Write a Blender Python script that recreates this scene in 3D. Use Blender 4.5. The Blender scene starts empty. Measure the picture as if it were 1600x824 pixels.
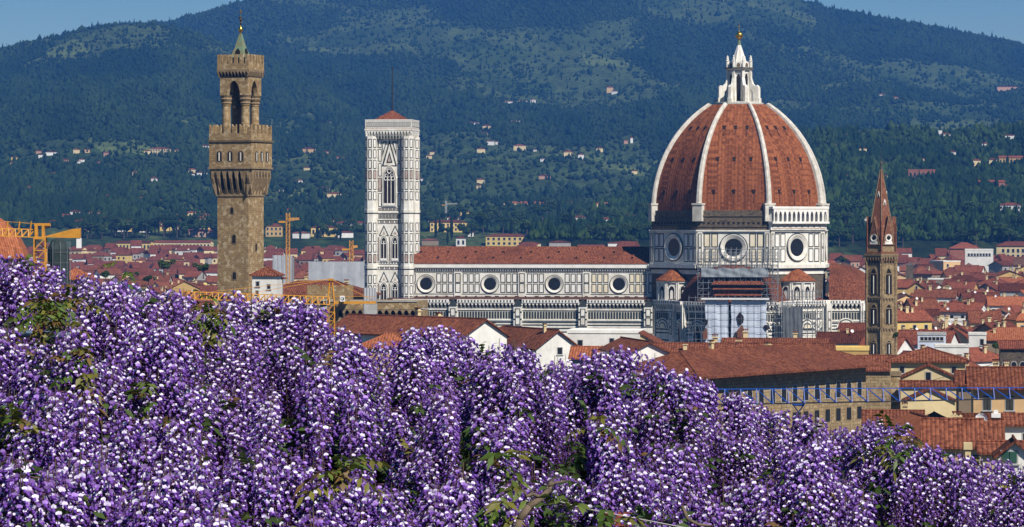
import bpy, math, random
import numpy as np
from mathutils import Vector, Matrix, Euler
R = math.radians
random.seed(7); rng = np.random.default_rng(7)
sc = bpy.context.scene
COL = sc.collection
# ------------------------------------------------------------------ camera
F = 5290.0; HY = 345.0; ZC = 52.0          # focal length in photo pixels, eye-level row, eye height over the city (m)
def P(px, py, Y): return Vector(((px-800)/F*Y, Y, ZC-(py-HY)/F*Y))
def X(px, Y): return (px-800)/F*Y
def Z(py, Y): return ZC-(py-HY)/F*Y
cam = bpy.data.cameras.new('camera'); camo = bpy.data.objects.new('camera', cam); COL.objects.link(camo)
camo.location = (0, 0, ZC); camo.rotation_euler = (R(90), 0, 0)
cam.sensor_width = 36; cam.lens = 36*F/1600; cam.shift_y = -67/1600; cam.clip_start = .5; cam.clip_end = 60000
sc.camera = camo
# ------------------------------------------------------------------ sky, sun, exposure
SUN_AZ, SUN_EL = 36.0, 46.0                # sun behind the camera's right shoulder
w = bpy.data.worlds.new('World'); sc.world = w; w.use_nodes = True
nt = w.node_tree; nt.nodes.clear()
sky = nt.nodes.new('ShaderNodeTexSky'); sky.sky_type = 'NISHITA'; sky.sun_disc = False
sky.sun_elevation = R(SUN_EL); sky.sun_rotation = R(180-SUN_AZ)
sky.altitude = 100; sky.air_density = 1.0; sky.dust_density = 0.3; sky.ozone_density = 4.0
hsv = nt.nodes.new('ShaderNodeHueSaturation'); hsv.inputs['Saturation'].default_value = 1.6; hsv.inputs['Value'].default_value = 1.0
bg = nt.nodes.new('ShaderNodeBackground'); bg.inputs[1].default_value = 0.05
out = nt.nodes.new('ShaderNodeOutputWorld')
nt.links.new(sky.outputs[0], hsv.inputs['Color']); nt.links.new(hsv.outputs[0], bg.inputs[0]); nt.links.new(bg.outputs[0], out.inputs[0])
sd = Vector((math.sin(R(SUN_AZ))*math.cos(R(SUN_EL)), -math.cos(R(SUN_AZ))*math.cos(R(SUN_EL)), math.sin(R(SUN_EL))))
sl = bpy.data.lights.new('sun', 'SUN'); sl.energy = 4.8; sl.angle = R(.5); sl.color = (1, .945, .86)
so = bpy.data.objects.new('sun', sl); COL.objects.link(so); so.rotation_euler = sd.to_track_quat('Z', 'Y').to_euler(); so.location = (200, -200, 300)
sc.view_settings.view_transform = 'Standard'; sc.view_settings.look = 'None'; sc.view_settings.gamma = 1; sc.view_settings.exposure = 0.42
sc.cycles.use_denoising = True; sc.cycles.denoiser = 'OPENIMAGEDENOISE'; sc.cycles.denoising_prefilter = 'ACCURATE'
sc.cycles.max_bounces = 5; sc.cycles.diffuse_bounces = 2; sc.cycles.transmission_bounces = 3; sc.cycles.volume_bounces = 0; sc.cycles.transparent_max_bounces = 8
sc.cycles.caustics_reflective = False; sc.cycles.caustics_refractive = False; sc.cycles.sample_clamp_indirect = 4
# ------------------------------------------------------------------ helpers: objects
def tag(o, label=None, cat=None, group=None, kind=None):
    if label: o['label'] = label
    if cat: o['category'] = cat
    if group: o['group'] = group
    if kind: o['kind'] = kind
    return o
def thing(name, label, cat, loc=(0, 0, 0), rz=0, group=None):
    o = bpy.data.objects.new(name, None); COL.objects.link(o); o.empty_display_size = .5
    o.location = loc; o.rotation_euler = (0, 0, rz)
    return tag(o, label, cat, group)
def copy_tree(o, parent=None):
    c = o.copy(); COL.objects.link(c); c.parent = parent
    for ch in o.children: copy_tree(ch, c)
    return c
def raw_mesh(name, v, f3=None, f4=None, cols=None, mats=(), smooth=False, mi=None):
    """fast mesh from numpy arrays: triangles f3 and / or quads f4, optional point colours"""
    me = bpy.data.meshes.new(name)
    n3 = 0 if f3 is None else len(f3); n4 = 0 if f4 is None else len(f4)
    me.vertices.add(len(v)); me.vertices.foreach_set('co', np.asarray(v, np.float32).ravel())
    loops = np.concatenate([np.asarray(f, np.int32).ravel() for f in (f3, f4) if f is not None])
    me.loops.add(len(loops)); me.loops.foreach_set('vertex_index', loops)
    me.polygons.add(n3+n4)
    st = np.concatenate([np.arange(n3)*3, n3*3+np.arange(n4)*4]).astype(np.int32)
    me.polygons.foreach_set('loop_start', st)
    if mi is not None: me.polygons.foreach_set('material_index', np.asarray(mi, np.int32))
    if smooth: me.polygons.foreach_set('use_smooth', np.ones(n3+n4, bool))
    me.update(calc_edges=True)
    if cols is not None:
        a = me.color_attributes.new('tint', 'FLOAT_COLOR', 'POINT')
        c = np.ones((len(v), 4), np.float32); c[:, :3] = cols; a.data.foreach_set('color', c.ravel())
    for m in mats: me.materials.append(m)
    return me
def link(name, me, parent=None, loc=None):
    o = bpy.data.objects.new(name, me); COL.objects.link(o); o.parent = parent
    if loc is not None: o.location = loc
    return o
class MB:
    """collects shapes; build() links them as ONE mesh object with metre UVs (u level, v up the face)"""
    def __init__(s, M=None): s.v = []; s.f = []; s.m = []; s.M = M
    def add(s, vs, fs, m=0):
        b = len(s.v)
        if s.M is not None: vs = [s.M @ Vector(p) for p in vs]
        s.v += [tuple(p) for p in vs]; s.f += [tuple(i+b for i in f) for f in fs]; s.m += [m]*len(fs)
    def box(s, x0, y0, z0, x1, y1, z1, m=0):
        s.add([(x0,y0,z0),(x1,y0,z0),(x1,y1,z0),(x0,y1,z0),(x0,y0,z1),(x1,y0,z1),(x1,y1,z1),(x0,y1,z1)],
              [(0,3,2,1),(4,5,6,7),(0,1,5,4),(1,2,6,5),(2,3,7,6),(3,0,4,7)], m)
    def prism(s, lo, hi, z0, z1, m=0, cap=True):
        n = len(lo)
        s.add([(p[0],p[1],z0) for p in lo]+[(p[0],p[1],z1) for p in hi],
              [(i,(i+1)%n,n+(i+1)%n,n+i) for i in range(n)]+([tuple(range(n-1,-1,-1)), tuple(range(n,2*n))] if cap else []), m)
    def plate(s, poly, n0, n1, m=0):
        """polygon in (x,z), pushed from y=-n0 out to y=-n1 (outward is -y)"""
        n = len(poly)
        s.add([(p[0],-n0,p[1]) for p in poly]+[(p[0],-n1,p[1]) for p in poly],
              [(i,(i+1)%n,n+(i+1)%n,n+i) for i in range(n)]+[tuple(range(n-1,-1,-1)), tuple(range(n,2*n))], m)
    def rect(s, x0, z0, x1, z1, n0, n1, m=0): s.box(x0, -n1, z0, x1, -n0, z1, m)
    def ring(s, cx, cz, r0, r1, n0, n1, m=0, seg=24, nin=None):
        """ring standing on a wall: outer radius r0 and inner r1; the inner lip sinks to nin"""
        nin = n0 if nin is None else nin; vs = []
        for r, n in ((r0,n0),(r0,n1),((r0*.85+r1*.15),n1),(r1,nin)):
            vs += [(cx+r*math.cos(2*math.pi*i/seg), -n, cz+r*math.sin(2*math.pi*i/seg)) for i in range(seg)]
        s.add(vs, [(k*seg+i, k*seg+(i+1)%seg, (k+1)*seg+(i+1)%seg, (k+1)*seg+i) for k in range(3) for i in range(seg)], m)
    def disc(s, cx, cz, r, n, m=0, seg=24):
        s.plate([(cx+r*math.cos(2*math.pi*i/seg), cz+r*math.sin(2*math.pi*i/seg)) for i in range(seg)], n-.05, n, m)
    def tube(s, p0, p1, r, m=0, seg=4, r1=None):
        p0 = Vector(p0); p1 = Vector(p1); d = (p1-p0)
        if d.length < 1e-6: return
        q = d.to_track_quat('Z', 'Y'); r1 = r if r1 is None else r1
        a = [q @ Vector((math.cos(2*math.pi*(i+.5)/seg), math.sin(2*math.pi*(i+.5)/seg), 0)) for i in range(seg)]
        s.add([p0+x*r for x in a]+[p1+x*r1 for x in a],
              [(i,(i+1)%seg,seg+(i+1)%seg,seg+i) for i in range(seg)]+[tuple(range(seg-1,-1,-1)), tuple(range(seg,2*seg))], m)
    def lathe(s, prof, seg=16, m=0, cx=0, cy=0, ph=0, a0=0, a1=2*math.pi):
        full = abs(a1-a0-2*math.pi) < 1e-6; k = seg if full else seg+1; vs = []
        for r, z in prof: vs += [(cx+r*math.cos(ph+a0+(a1-a0)*i/seg), cy+r*math.sin(ph+a0+(a1-a0)*i/seg), z) for i in range(k)]
        s.add(vs, [(j*k+i, j*k+(i+1)%k, (j+1)*k+(i+1)%k, (j+1)*k+i) for j in range(len(prof)-1) for i in range(seg)], m)
    def build(s, name, mats, parent=None, loc=None, smooth=False):
        if not isinstance(mats, (list, tuple)): mats = [mats]
        me = bpy.data.meshes.new(name); me.from_pydata(s.v, [], s.f)
        for m in mats: me.materials.append(m)
        me.polygons.foreach_set('material_index', s.m)
        if smooth: me.polygons.foreach_set('use_smooth', [True]*len(s.f))
        me.update()
        uv = me.uv_layers.new(name='metres')
        nl = len(me.loops); co = np.empty(len(s.v)*3, np.float32); me.vertices.foreach_get('co', co); co = co.reshape(-1, 3)
        vi = np.empty(nl, np.int32); me.loops.foreach_get('vertex_index', vi)
        nf = len(s.f); nn = np.empty(nf*3, np.float32); me.polygons.foreach_get('normal', nn); nn = nn.reshape(-1, 3)
        lt = np.empty(nf, np.int32); me.polygons.foreach_get('loop_total', lt)
        ln = np.repeat(nn, lt, axis=0); p = co[vi]
        h = np.stack([-ln[:,1], ln[:,0], np.zeros(nl)], 1); L = np.linalg.norm(h, axis=1, keepdims=True)
        h = np.where(L > .02, h/np.maximum(L, 1e-6), np.array([[1., 0, 0]])); v = np.cross(ln, h)
        uv.data.foreach_set('uv', np.stack([(p*h).sum(1), (p*v).sum(1)], 1).astype(np.float32).ravel())
        return link(name, me, parent, loc)
def frame(ang, dist):
    """matrix of a wall face: local -y is outward at compass angle ang (0 = towards -y, positive towards +x), dist from the axis"""
    return Matrix.Rotation(ang, 4, 'Z') @ Matrix.Translation((0, -dist, 0))
def arch(x0, x1, z0, zs, zt, n=7):
    """outline of an arched opening: springing zs, top zt (pointed when taller than half its width)"""
    c = (x0+x1)/2; hw = (x1-x0)/2; pts = [(x0, z0), (x1, z0)]
    pw = .62 if zt-zs > hw*1.15 else .5
    for i in range(n+1):
        t = i/n; a = 1-2*t
        pts.append((c+hw*a, zs+(zt-zs)*(max(0, 1-abs(a)**(1/pw if pw != .5 else 2)))**(pw if pw != .5 else .5)))
    return pts
# ------------------------------------------------------------------ helpers: materials
def N(nt, t, **kw):
    n = nt.nodes.new('ShaderNode'+t)
    for k, v in kw.items():
        if hasattr(n, k): setattr(n, k, v)
        else: n.inputs[k.replace('_', ' ')].default_value = v
    return n
def mix(nt, a, b, fac, mode='MIX'):
    n = nt.nodes.new('ShaderNodeMix'); n.data_type = 'RGBA'; n.blend_type = mode
    for s, v in ((6, a), (7, b), (0, fac)):
        if hasattr(v, 'is_linked') or hasattr(v, 'links'): nt.links.new(v, n.inputs[s])
        elif s == 0: n.inputs[0].default_value = v
        else: n.inputs[s].default_value = (*v[:3], 1)
    return n.outputs[2]
def ramp(nt, val, lo, hi, a=0., b=1.):
    n = N(nt, 'MapRange'); n.inputs[1].default_value = lo; n.inputs[2].default_value = hi; n.inputs[3].default_value = a; n.inputs[4].default_value = b
    nt.links.new(val, n.inputs[0]); return n.outputs[0]
def new_mat(name, rough=.85, spec=.2):
    m = bpy.data.materials.new(name); m.use_nodes = True; b = m.node_tree.nodes['Principled BSDF']
    b.inputs['Roughness'].default_value = rough; b.inputs['Specular IOR Level'].default_value = spec
    return m, m.node_tree, b
def mat(name, col, var=.25, scale=.6, col2=None, rough=.85, rnd=0., spec=.2, metal=0., bump=0., streak=0.):
    """plain surface with mottling (two noise sizes), optional weather streaks down the wall and a per-object change of value"""
    m, nt, b = new_mat(name, rough, spec); b.inputs['Metallic'].default_value = metal
    tc = N(nt, 'TexCoord').outputs['Object']
    n1 = N(nt, 'TexNoise', Scale=scale, Detail=6., Roughness=.65); nt.links.new(tc, n1.inputs['Vector'])
    c2 = col2 or tuple(c*(1-var) for c in col)
    c = mix(nt, c2, col, ramp(nt, n1.outputs[0], .35, .62))
    if streak:
        mp = N(nt, 'Mapping'); mp.inputs['Scale'].default_value = (1.1, 1.1, .07); nt.links.new(tc, mp.inputs[0])
        n2 = N(nt, 'TexNoise', Scale=1.3, Detail=5., Roughness=.7); nt.links.new(mp.outputs[0], n2.inputs['Vector'])
        c = mix(nt, c, tuple(x*.3 for x in col), ramp(nt, n2.outputs[0], .52, .8, 0, streak))
    if rnd:
        oi = N(nt, 'ObjectInfo'); h = N(nt, 'HueSaturation'); nt.links.new(c, h.inputs['Color'])
        nt.links.new(ramp(nt, oi.outputs['Random'], 0, 1, 1-rnd, 1+rnd*.6), h.inputs['Value']); c = h.outputs[0]
    nt.links.new(c, b.inputs['Base Color'])
    if bump:
        bn = N(nt, 'Bump', Strength=.6, Distance=bump); nt.links.new(n1.outputs[0], bn.inputs['Height']); nt.links.new(bn.outputs[0], b.inputs['Normal'])
    return m
def tile_mat(name, col, dark, light, rnd=.2, pitch=.45, patch=.12, ribs=.9):
    """clay roof tiles: rows of barrel tiles (bump), each tile its own shade, mossy and sun-bleached patches"""
    m, nt, b = new_mat(name, .9, .1)
    uv = N(nt, 'UVMap', uv_map='metres').outputs[0]; tc = N(nt, 'TexCoord').outputs['Object']
    br = N(nt, 'TexBrick', Scale=1.0); br.offset = 0.5; br.inputs['Mortar Size'].default_value = 0.0
    br.inputs['Brick Width'].default_value = pitch; br.inputs['Row Height'].default_value = pitch*1.3; br.inputs['Bias'].default_value = 0
    br.inputs['Color1'].default_value = (*dark, 1); br.inputs['Color2'].default_value = (*light, 1); nt.links.new(uv, br.inputs['Vector'])
    n1 = N(nt, 'TexNoise', Scale=patch, Detail=7., Roughness=.7); nt.links.new(tc, n1.inputs['Vector'])
    c = mix(nt, br.outputs[0], col, .38)
    c = mix(nt, c, dark, ramp(nt, n1.outputs[0], .5, .72, 0, .75))
    n2 = N(nt, 'TexNoise', Scale=patch*4, Detail=5., Roughness=.7); nt.links.new(tc, n2.inputs['Vector'])
    c = mix(nt, c, light, ramp(nt, n2.outputs[0], .55, .75, 0, .6))
    n3 = N(nt, 'TexNoise', Scale=patch*14, Detail=4., Roughness=.7); nt.links.new(tc, n3.inputs['Vector'])
    c = mix(nt, c, (.45, .42, .42), ramp(nt, n3.outputs[0], .5, .68, 0, .8), 'MULTIPLY')
    wv = N(nt, 'TexWave', Scale=.314/pitch*.8, Distortion=.6); wv.bands_direction = 'X'; nt.links.new(uv, wv.inputs['Vector'])
    c = mix(nt, c, (.5, .45, .45), ramp(nt, wv.outputs['Fac'], .35, .0, 0, ribs), 'MULTIPLY')      # darker channels between the tile rows
    oi = N(nt, 'ObjectInfo'); h = N(nt, 'HueSaturation'); nt.links.new(c, h.inputs['Color'])
    nt.links.new(ramp(nt, oi.outputs['Random'], 0, 1, 1-rnd, 1+rnd), h.inputs['Value'])
    nt.links.new(h.outputs[0], b.inputs['Base Color'])
    bn = N(nt, 'Bump', Strength=.5, Distance=.12); nt.links.new(wv.outputs['Fac'], bn.inputs['Height']); nt.links.new(bn.outputs[0], b.inputs['Normal'])
    return m
def stone_mat(name, a, bcol, c3, w=.9, h=.45, mortar=.02, bump=.08):
    """coursed stone blocks on the metre UVs, every block its own shade, with big stains"""
    m, nt, b = new_mat(name, .92, .1)
    uv = N(nt, 'UVMap', uv_map='metres').outputs[0]; tc = N(nt, 'TexCoord').outputs['Object']
    br = N(nt, 'TexBrick', Scale=1.0); br.inputs['Mortar Size'].default_value = mortar; br.inputs['Mortar Smooth'].default_value = .3
    br.inputs['Brick Width'].default_value = w; br.inputs['Row Height'].default_value = h
    br.inputs['Color1'].default_value = (*a, 1); br.inputs['Color2'].default_value = (*bcol, 1); br.inputs['Mortar'].default_value = (*[x*.35 for x in a], 1)
    nt.links.new(uv, br.inputs['Vector'])
    n1 = N(nt, 'TexNoise', Scale=.22, Detail=7., Roughness=.7); nt.links.new(tc, n1.inputs['Vector'])
    vo = N(nt, 'TexVoronoi', Scale=1.6); nt.links.new(tc, vo.inputs['Vector'])
    vs = N(nt, 'SeparateColor'); nt.links.new(vo.outputs['Color'], vs.inputs[0])
    c = mix(nt, br.outputs[0], c3, ramp(nt, vs.outputs[0], .7, .95, 0, .7))
    c = mix(nt, c, tuple(x*.45 for x in a), ramp(nt, n1.outputs[0], .54, .8, 0, .6))
    nt.links.new(c, b.inputs['Base Color'])
    bn = N(nt, 'Bump', Strength=.7, Distance=bump); nt.links.new(vs.outputs[1], bn.inputs['Height']); nt.links.new(bn.outputs[0], b.inputs['Normal'])
    return m
def tint_mat(name, rough=.8, transl=0., spec=.15, rnd=0.):
    """leaf / petal surface coloured by the 'tint' attribute, partly translucent"""
    m, nt, b = new_mat(name, rough, spec)
    at = N(nt, 'Attribute', attribute_name='tint'); c = at.outputs['Color']
    if rnd:
        oi = N(nt, 'ObjectInfo'); h = N(nt, 'HueSaturation'); nt.links.new(c, h.inputs['Color'])
        nt.links.new(ramp(nt, oi.outputs['Random'], 0, 1, 1-rnd, 1+rnd), h.inputs['Value']); c = h.outputs[0]
    nt.links.new(c, b.inputs['Base Color'])
    if transl:
        t = N(nt, 'BsdfTranslucent'); nt.links.new(c, t.inputs[0]); mx = N(nt, 'MixShader'); mx.inputs[0].default_value = transl
        nt.links.new(b.outputs[0], mx.inputs[1]); nt.links.new(t.outputs[0], mx.inputs[2]); nt.links.new(mx.outputs[0], nt.nodes['Material Output'].inputs[0])
    return m
M = {}
M['marble'] = mat('marble_white', (.80, .77, .69), .22, .35, (.60, .555, .46), streak=.55)
M['marble_clean'] = mat('marble_clean', (.82, .79, .73), .12, .4, (.70, .66, .58), streak=.25)
M['cream'] = mat('marble_cream', (.78, .70, .52), .2, .3, (.66, .57, .40), streak=.3)
M['green'] = mat('marble_green', (.045, .055, .05), .4, .8)
M['pink'] = mat('marble_pink', (.50, .37, .31), .3, .6)
M['grime'] = stone_mat('rough_masonry', (.16, .125, .085), (.10, .082, .06), (.05, .042, .035), .8, .4)
M['glass'] = mat('dark_glass', (.012, .013, .016), .3, .5, rough=.3, spec=.5)
M['dark'] = mat('dark_opening', (.018, .015, .013), .3, .5)
M['pv'] = stone_mat('brown_sandstone', (.35, .24, .115), (.24, .16, .078), (.50, .40, .25), .8, .42)
M['pvtrim'] = mat('brown_sandstone_trim', (.29, .21, .12), .4, .8, (.17, .12, .065))
M['pvdark'] = mat('dark_sandstone', (.17, .12, .065), .4, .8)
M['bad'] = stone_mat('badia_stone', (.31, .22, .115), (.21, .145, .075), (.38, .29, .17), .6, .3)
M['rust'] = stone_mat('rusticated_stone', (.36, .26, .14), (.25, .175, .09), (.40, .31, .18), 1.5, .62, .045, .15)
M['dome'] = tile_mat('dome_tiles', (.225, .068, .024), (.10, .033, .016), (.36, .125, .05), .0, .9, .1, .25)
M['tile'] = tile_mat('roof_tiles', (.17, .044, .022), (.075, .025, .018), (.29, .095, .05), .5, .42, .14)
M['tile_near'] = tile_mat('weathered_roof_tiles', (.185, .052, .024), (.07, .025, .016), (.31, .115, .06), .15, .42, .1)
M['tile_old'] = tile_mat('lichen_roof_tiles', (.15, .065, .04), (.075, .04, .03), (.26, .15, .10), .35, .42, .2)
M['rib'] = mat('weathered_rib_marble', (.66, .62, .54), .3, .5, (.44, .40, .33), streak=.6)
M['tile_orange'] = tile_mat('orange_roof_tiles', (.38, .12, .05), (.24, .07, .03), (.46, .17, .08), .1, .42, .1)
M['brick'] = stone_mat('red_brick', (.21, .085, .048), (.145, .058, .034), (.26, .12, .075), .5, .16, .012, .02)
M['copper'] = mat('green_copper', (.13, .25, .17), .4, 1.2, (.20, .15, .06), rough=.6)
M['gold'] = mat('gilt', (.85, .52, .10), .2, 2., rough=.28, metal=1., spec=.5)
M['bronze'] = mat('bronze', (.10, .065, .03), .3, 2., rough=.5, metal=.6)
M['iron'] = mat('dark_iron', (.035, .033, .035), .3, 2., rough=.6)
M['lead'] = mat('lead', (.09, .085, .08), .3, 1.)
for nm, c in (('w_cream', (.72, .57, .31)), ('w_white', (.80, .77, .70)), ('w_ochre', (.55, .36, .13)), ('w_yellow', (.75, .54, .18)), ('w_grey', (.36, .34, .31)),
              ('w_pink', (.52, .30, .20)), ('w_brown', (.27, .20, .13)), ('w_peach', (.72, .47, .23)), ('w_red', (.34, .13, .08))):
    M[nm] = mat('plaster_'+nm[2:], c, .2, .25, rnd=.12, streak=.22)
M['shutter'] = mat('shutter_paint', (.055, .055, .045), .3, 1.); M['shutter_green'] = mat('green_shutter_paint', (.03, .09, .065), .3, 1.)
M['crane_y'] = mat('yellow_crane_paint', (.62, .28, .025), .25, 1., rough=.5, spec=.4)
M['crane_b'] = mat('blue_crane_paint', (.012, .085, .42), .2, 1., rough=.45, spec=.4)
M['concrete'] = mat('concrete', (.42, .41, .39), .25, .6)
M['sheet'] = mat('grey_sheeting', (.60, .65, .73), .12, .3, (.46, .51, .60), rough=.7)
M['sheet_dark'] = mat('dark_scaffold_net', (.035, .05, .045), .3, .8)
M['pipe'] = mat('scaffold_pipe', (.26, .28, .30), .3, 1., rough=.5, metal=.3)
M['teal'] = mat('verdigris_sheet', (.05, .20, .15), .25, .7, rough=.6)
M['trim_white'] = mat('white_paint', (.78, .77, .74), .1, 1.)
# ================================================================== ground, hills, woods, haze
def fnoise(u, v, seed=0, oct=5, sc0=1., gain=.55):
    """value noise on arrays (fractal)"""
    tot = np.zeros_like(u, float); amp = 1.; nrm = 0.
    for o in range(oct):
        s = sc0*2**o; a = u*s+seed*17.3+o*5.7; b = v*s+seed*9.1+o*3.3
        i = np.floor(a).astype(np.int64); j = np.floor(b).astype(np.int64); fa = a-i; fb = b-j
        fa = fa*fa*(3-2*fa); fb = fb*fb*(3-2*fb)
        def hsh(x, y):
            n = (x*374761393+y*668265263+seed*974711) & 0x7fffffff; n = ((n ^ (n >> 13))*1274126177) & 0x7fffffff
            return ((n ^ (n >> 16)) & 0xffff)/65535.
        r = (hsh(i, j)*(1-fa)+hsh(i+1, j)*fa)*(1-fb)+(hsh(i, j+1)*(1-fa)+hsh(i+1, j+1)*fa)*fb
        tot += amp*r; nrm += amp; amp *= gain
    return tot/nrm
M['soil'] = mat('city_ground', (.10, .085, .07), .35, .03, rough=.95)
def ground_sheet():
    # one sheet from the garden terrace, down the slope, across the town to the horizon
    ys = [-120, -40, -10, 0, 12, 24, 30, 45, 70, 110, 160, 220, 400, 1000, 3000, 9000, 25000]
    xs = [-16000, -6000, -2000, -700, -300, -120, -60, -25, -10, 0, 10, 25, 60, 120, 300, 700, 2000, 6000, 16000]
    def h(y): return float(np.interp(y, [-120, 24, 30, 45, 110, 220], [48.2, 48.2, 47.2, 41, 16, 0]))
    v = [(x, y, h(y)) for y in ys for x in xs]; n = len(xs)
    f = [(j*n+i, j*n+i+1, (j+1)*n+i+1, (j+1)*n+i) for j in range(len(ys)-1) for i in range(n-1)]
    tag(link('ground', raw_mesh('ground', np.array(v), f4=np.array(f), mats=[M['soil']])), kind='structure')
ground_sheet()
HILL = {}
def hill_mat(name):
    m, nt, b = new_mat(name, .95, .05)
    at = N(nt, 'Attribute', attribute_name='tint'); tc = N(nt, 'TexCoord').outputs['Object']
    n1 = N(nt, 'TexNoise', Scale=.02, Detail=9., Roughness=.75); nt.links.new(tc, n1.inputs['Vector'])
    n2 = N(nt, 'TexNoise', Scale=.12, Detail=5., Roughness=.7); nt.links.new(tc, n2.inputs['Vector'])
    c = mix(nt, at.outputs['Color'], (.45, .45, .45), ramp(nt, n1.outputs[0], .45, .7, 0, .6), 'MULTIPLY')
    c = mix(nt, c, (.30, .34, .30), ramp(nt, n2.outputs[0], .42, .6, 0, .9), 'MULTIPLY')
    vo = N(nt, 'TexVoronoi', Scale=.011); mp = N(nt, 'Mapping'); mp.inputs['Scale'].default_value = (1, .45, .0); nt.links.new(tc, mp.inputs[0]); nt.links.new(mp.outputs[0], vo.inputs['Vector'])
    sp = N(nt, 'SeparateColor'); nt.links.new(vo.outputs['Color'], sp.inputs[0])              # fields: pale, green or ploughed
    c = mix(nt, c, (1.9, 1.7, 1.5), ramp(nt, sp.outputs[0], .75, .95, 0, .8), 'MULTIPLY'); c = mix(nt, c, (.5, .62, .5), ramp(nt, sp.outputs[1], .5, .8, 0, .9), 'MULTIPLY')
    nt.links.new(c, b.inputs['Base Color']); return m
M['hill'] = hill_mat('hill_cover')
def hill(name, ridge, foot, Y0, Y1, seed, amp, u0=-260, u1=1860, du=8, rows=110, shape=1.0, kinks=None):
    """a height field seen from the terrace: row 0 is its foot, row 1 its crest, then it falls away behind"""
    u = np.arange(u0, u1+du, du, dtype=float); t = np.concatenate([[-.12], np.linspace(0, 1, rows), 1+np.array([.06, .14, .3, .5])])
    U, T = np.meshgrid(u, t)
    rd = np.interp(U, *zip(*ridge)); ft = np.interp(U, *zip(*foot))
    Yw = Y0+(Y1-Y0)*T+ (fnoise(U/260, T*2, seed+3, 3)-.5)*400*np.clip(T, 0, 1)
    tt = np.clip(T, 0, 1)**shape
    yi = ft+(rd-ft)*tt
    bump = (fnoise(U/330+T*.6, T*3.2, seed, 5)-.5)*amp*np.sin(np.clip(T, 0, 1)*math.pi)**.8
    zz = ZC+(HY-yi)*Yw/F + bump + (fnoise(U/40, T*22, seed+8, 3)-.5)*10*np.clip(T, 0, 1)
    zz[0] = -3.0; over = np.clip(T-1, 0, 1); zz = zz-over*(zz+20)*1.6
    xx = (U-800)/F*Yw
    nu = len(u); f = np.array([(j*nu+i, j*nu+i+1, (j+1)*nu+i+1, (j+1)*nu+i) for j in range(len(t)-1) for i in range(nu-1)])
    wood = fnoise(U/150+T*.7, T*7, seed+20, 4, gain=.6)              # where woods stand and where meadows lie
    yv = HY-(zz-ZC)*F/Yw                                             # known clearings (+) and thick woods (-) of this mountain side
    for (a, b, ra, rb, s) in ((800,250,190,62,-1),(560,72,130,26,-1),(840,60,150,30,-.8),(980,135,70,28,-1),(250,190,110,14,-1),(480,275,70,40,-.9),(60,248,120,16,-.9),
                              (1520,130,120,22,-1),(1380,170,220,12,-.9),(140,72,110,26,-.9),(1480,200,160,8,-.6),(640,120,100,10,-.5),(980,300,80,20,-.6),(180,230,200,8,-.7),
                              (250,140,280,34,1),(620,165,120,60,1),(330,250,120,26,.8),(930,215,70,26,.8),(80,300,120,30,.7),(1430,60,180,30,.8),(1100,120,120,80,.6),(200,320,200,24,.6),(1380,270,130,40,.6),(1500,340,160,30,.9)):
        wood = wood+s*.30*np.exp(-((U-a)/ra)**2-((yv-b)/rb)**2)
    HILL[name] = (u, t, xx, Yw, zz, wood)
    meadow = np.array([.076, .108, .036]); scrub = np.array([.018, .030, .012])
    k = np.clip((.56-wood)/.14, 0, 1)[..., None]
    terr = (np.sin(zz*.3+fnoise(U/90, T*5, 5, 2)*6) > .5)[..., None]*.35   # terraces between the olive rows
    cols = scrub*(1-k)+meadow*k*(1-terr*.6)
    o = link(name, raw_mesh(name, np.stack([xx, Yw, zz], -1).reshape(-1, 3), f4=f, cols=cols.reshape(-1, 3), mats=[M['hill']], smooth=True))
    return tag(o, kind='structure')
def on_hill(name, px, py):
    """the point of the hill seen at that pixel (nearest row upward)"""
    u, t, xx, Yw, zz, _ = HILL[name]; i = int(np.clip(np.searchsorted(u, px)-1, 0, len(u)-2)); fr = (px-u[i])/(u[i+1]-u[i])
    yc = Yw[:, i]*(1-fr)+Yw[:, i+1]*fr; zc = zz[:, i]*(1-fr)+zz[:, i+1]*fr; yy = HY-(zc-ZC)*F/yc
    for j in range(len(t)-1):
        if yy[j] >= py >= yy[j+1]:
            q = (yy[j]-py)/max(1e-6, yy[j]-yy[j+1]); Y = yc[j]*(1-q)+yc[j+1]*q
            return Vector((X(px, Y), Y, zc[j]*(1-q)+zc[j+1]*q))
    j = 0; return Vector((X(px, yc[j]), yc[j], zc[j]))
hill('mountain', [(-260, 120), (0, 78), (60, 64), (130, 47), (180, 40), (220, 38), (270, 33), (330, 15), (370, 3), (420, -8), (520, -22), (640, -18), (760, -30), (900, -45), (1050, -40), (1180, -15), (1250, 0), (1290, 14), (1350, 23), (1400, 33), (1500, 51), (1600, 70), (1860, 130)],
     [(-260, 352), (1860, 352)], 3300, 7600, 1, 120, shape=.9)
hill('foreground_hill', [(-260, 72), (0, 77), (60, 63), (130, 46), (180, 39), (230, 38), (270, 42), (330, 62), (420, 90), (520, 120), (640, 190), (760, 270), (900, 330), (1000, 352), (1860, 370)],
     [(-260, 356), (1860, 372)], 3000, 6000, 4, 90, u0=-260, u1=1060, shape=.95, rows=90)
hill('wooded_hill', [(820, 348), (900, 330), (980, 305), (1060, 270), (1140, 235), (1230, 212), (1300, 206), (1400, 204), (1500, 208), (1600, 200), (1860, 190)],
     [(820, 374), (1100, 376), (1860, 378)], 2500, 3700, 9, 26, u0=820, u1=1860, rows=70, shape=1.0)
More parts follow.
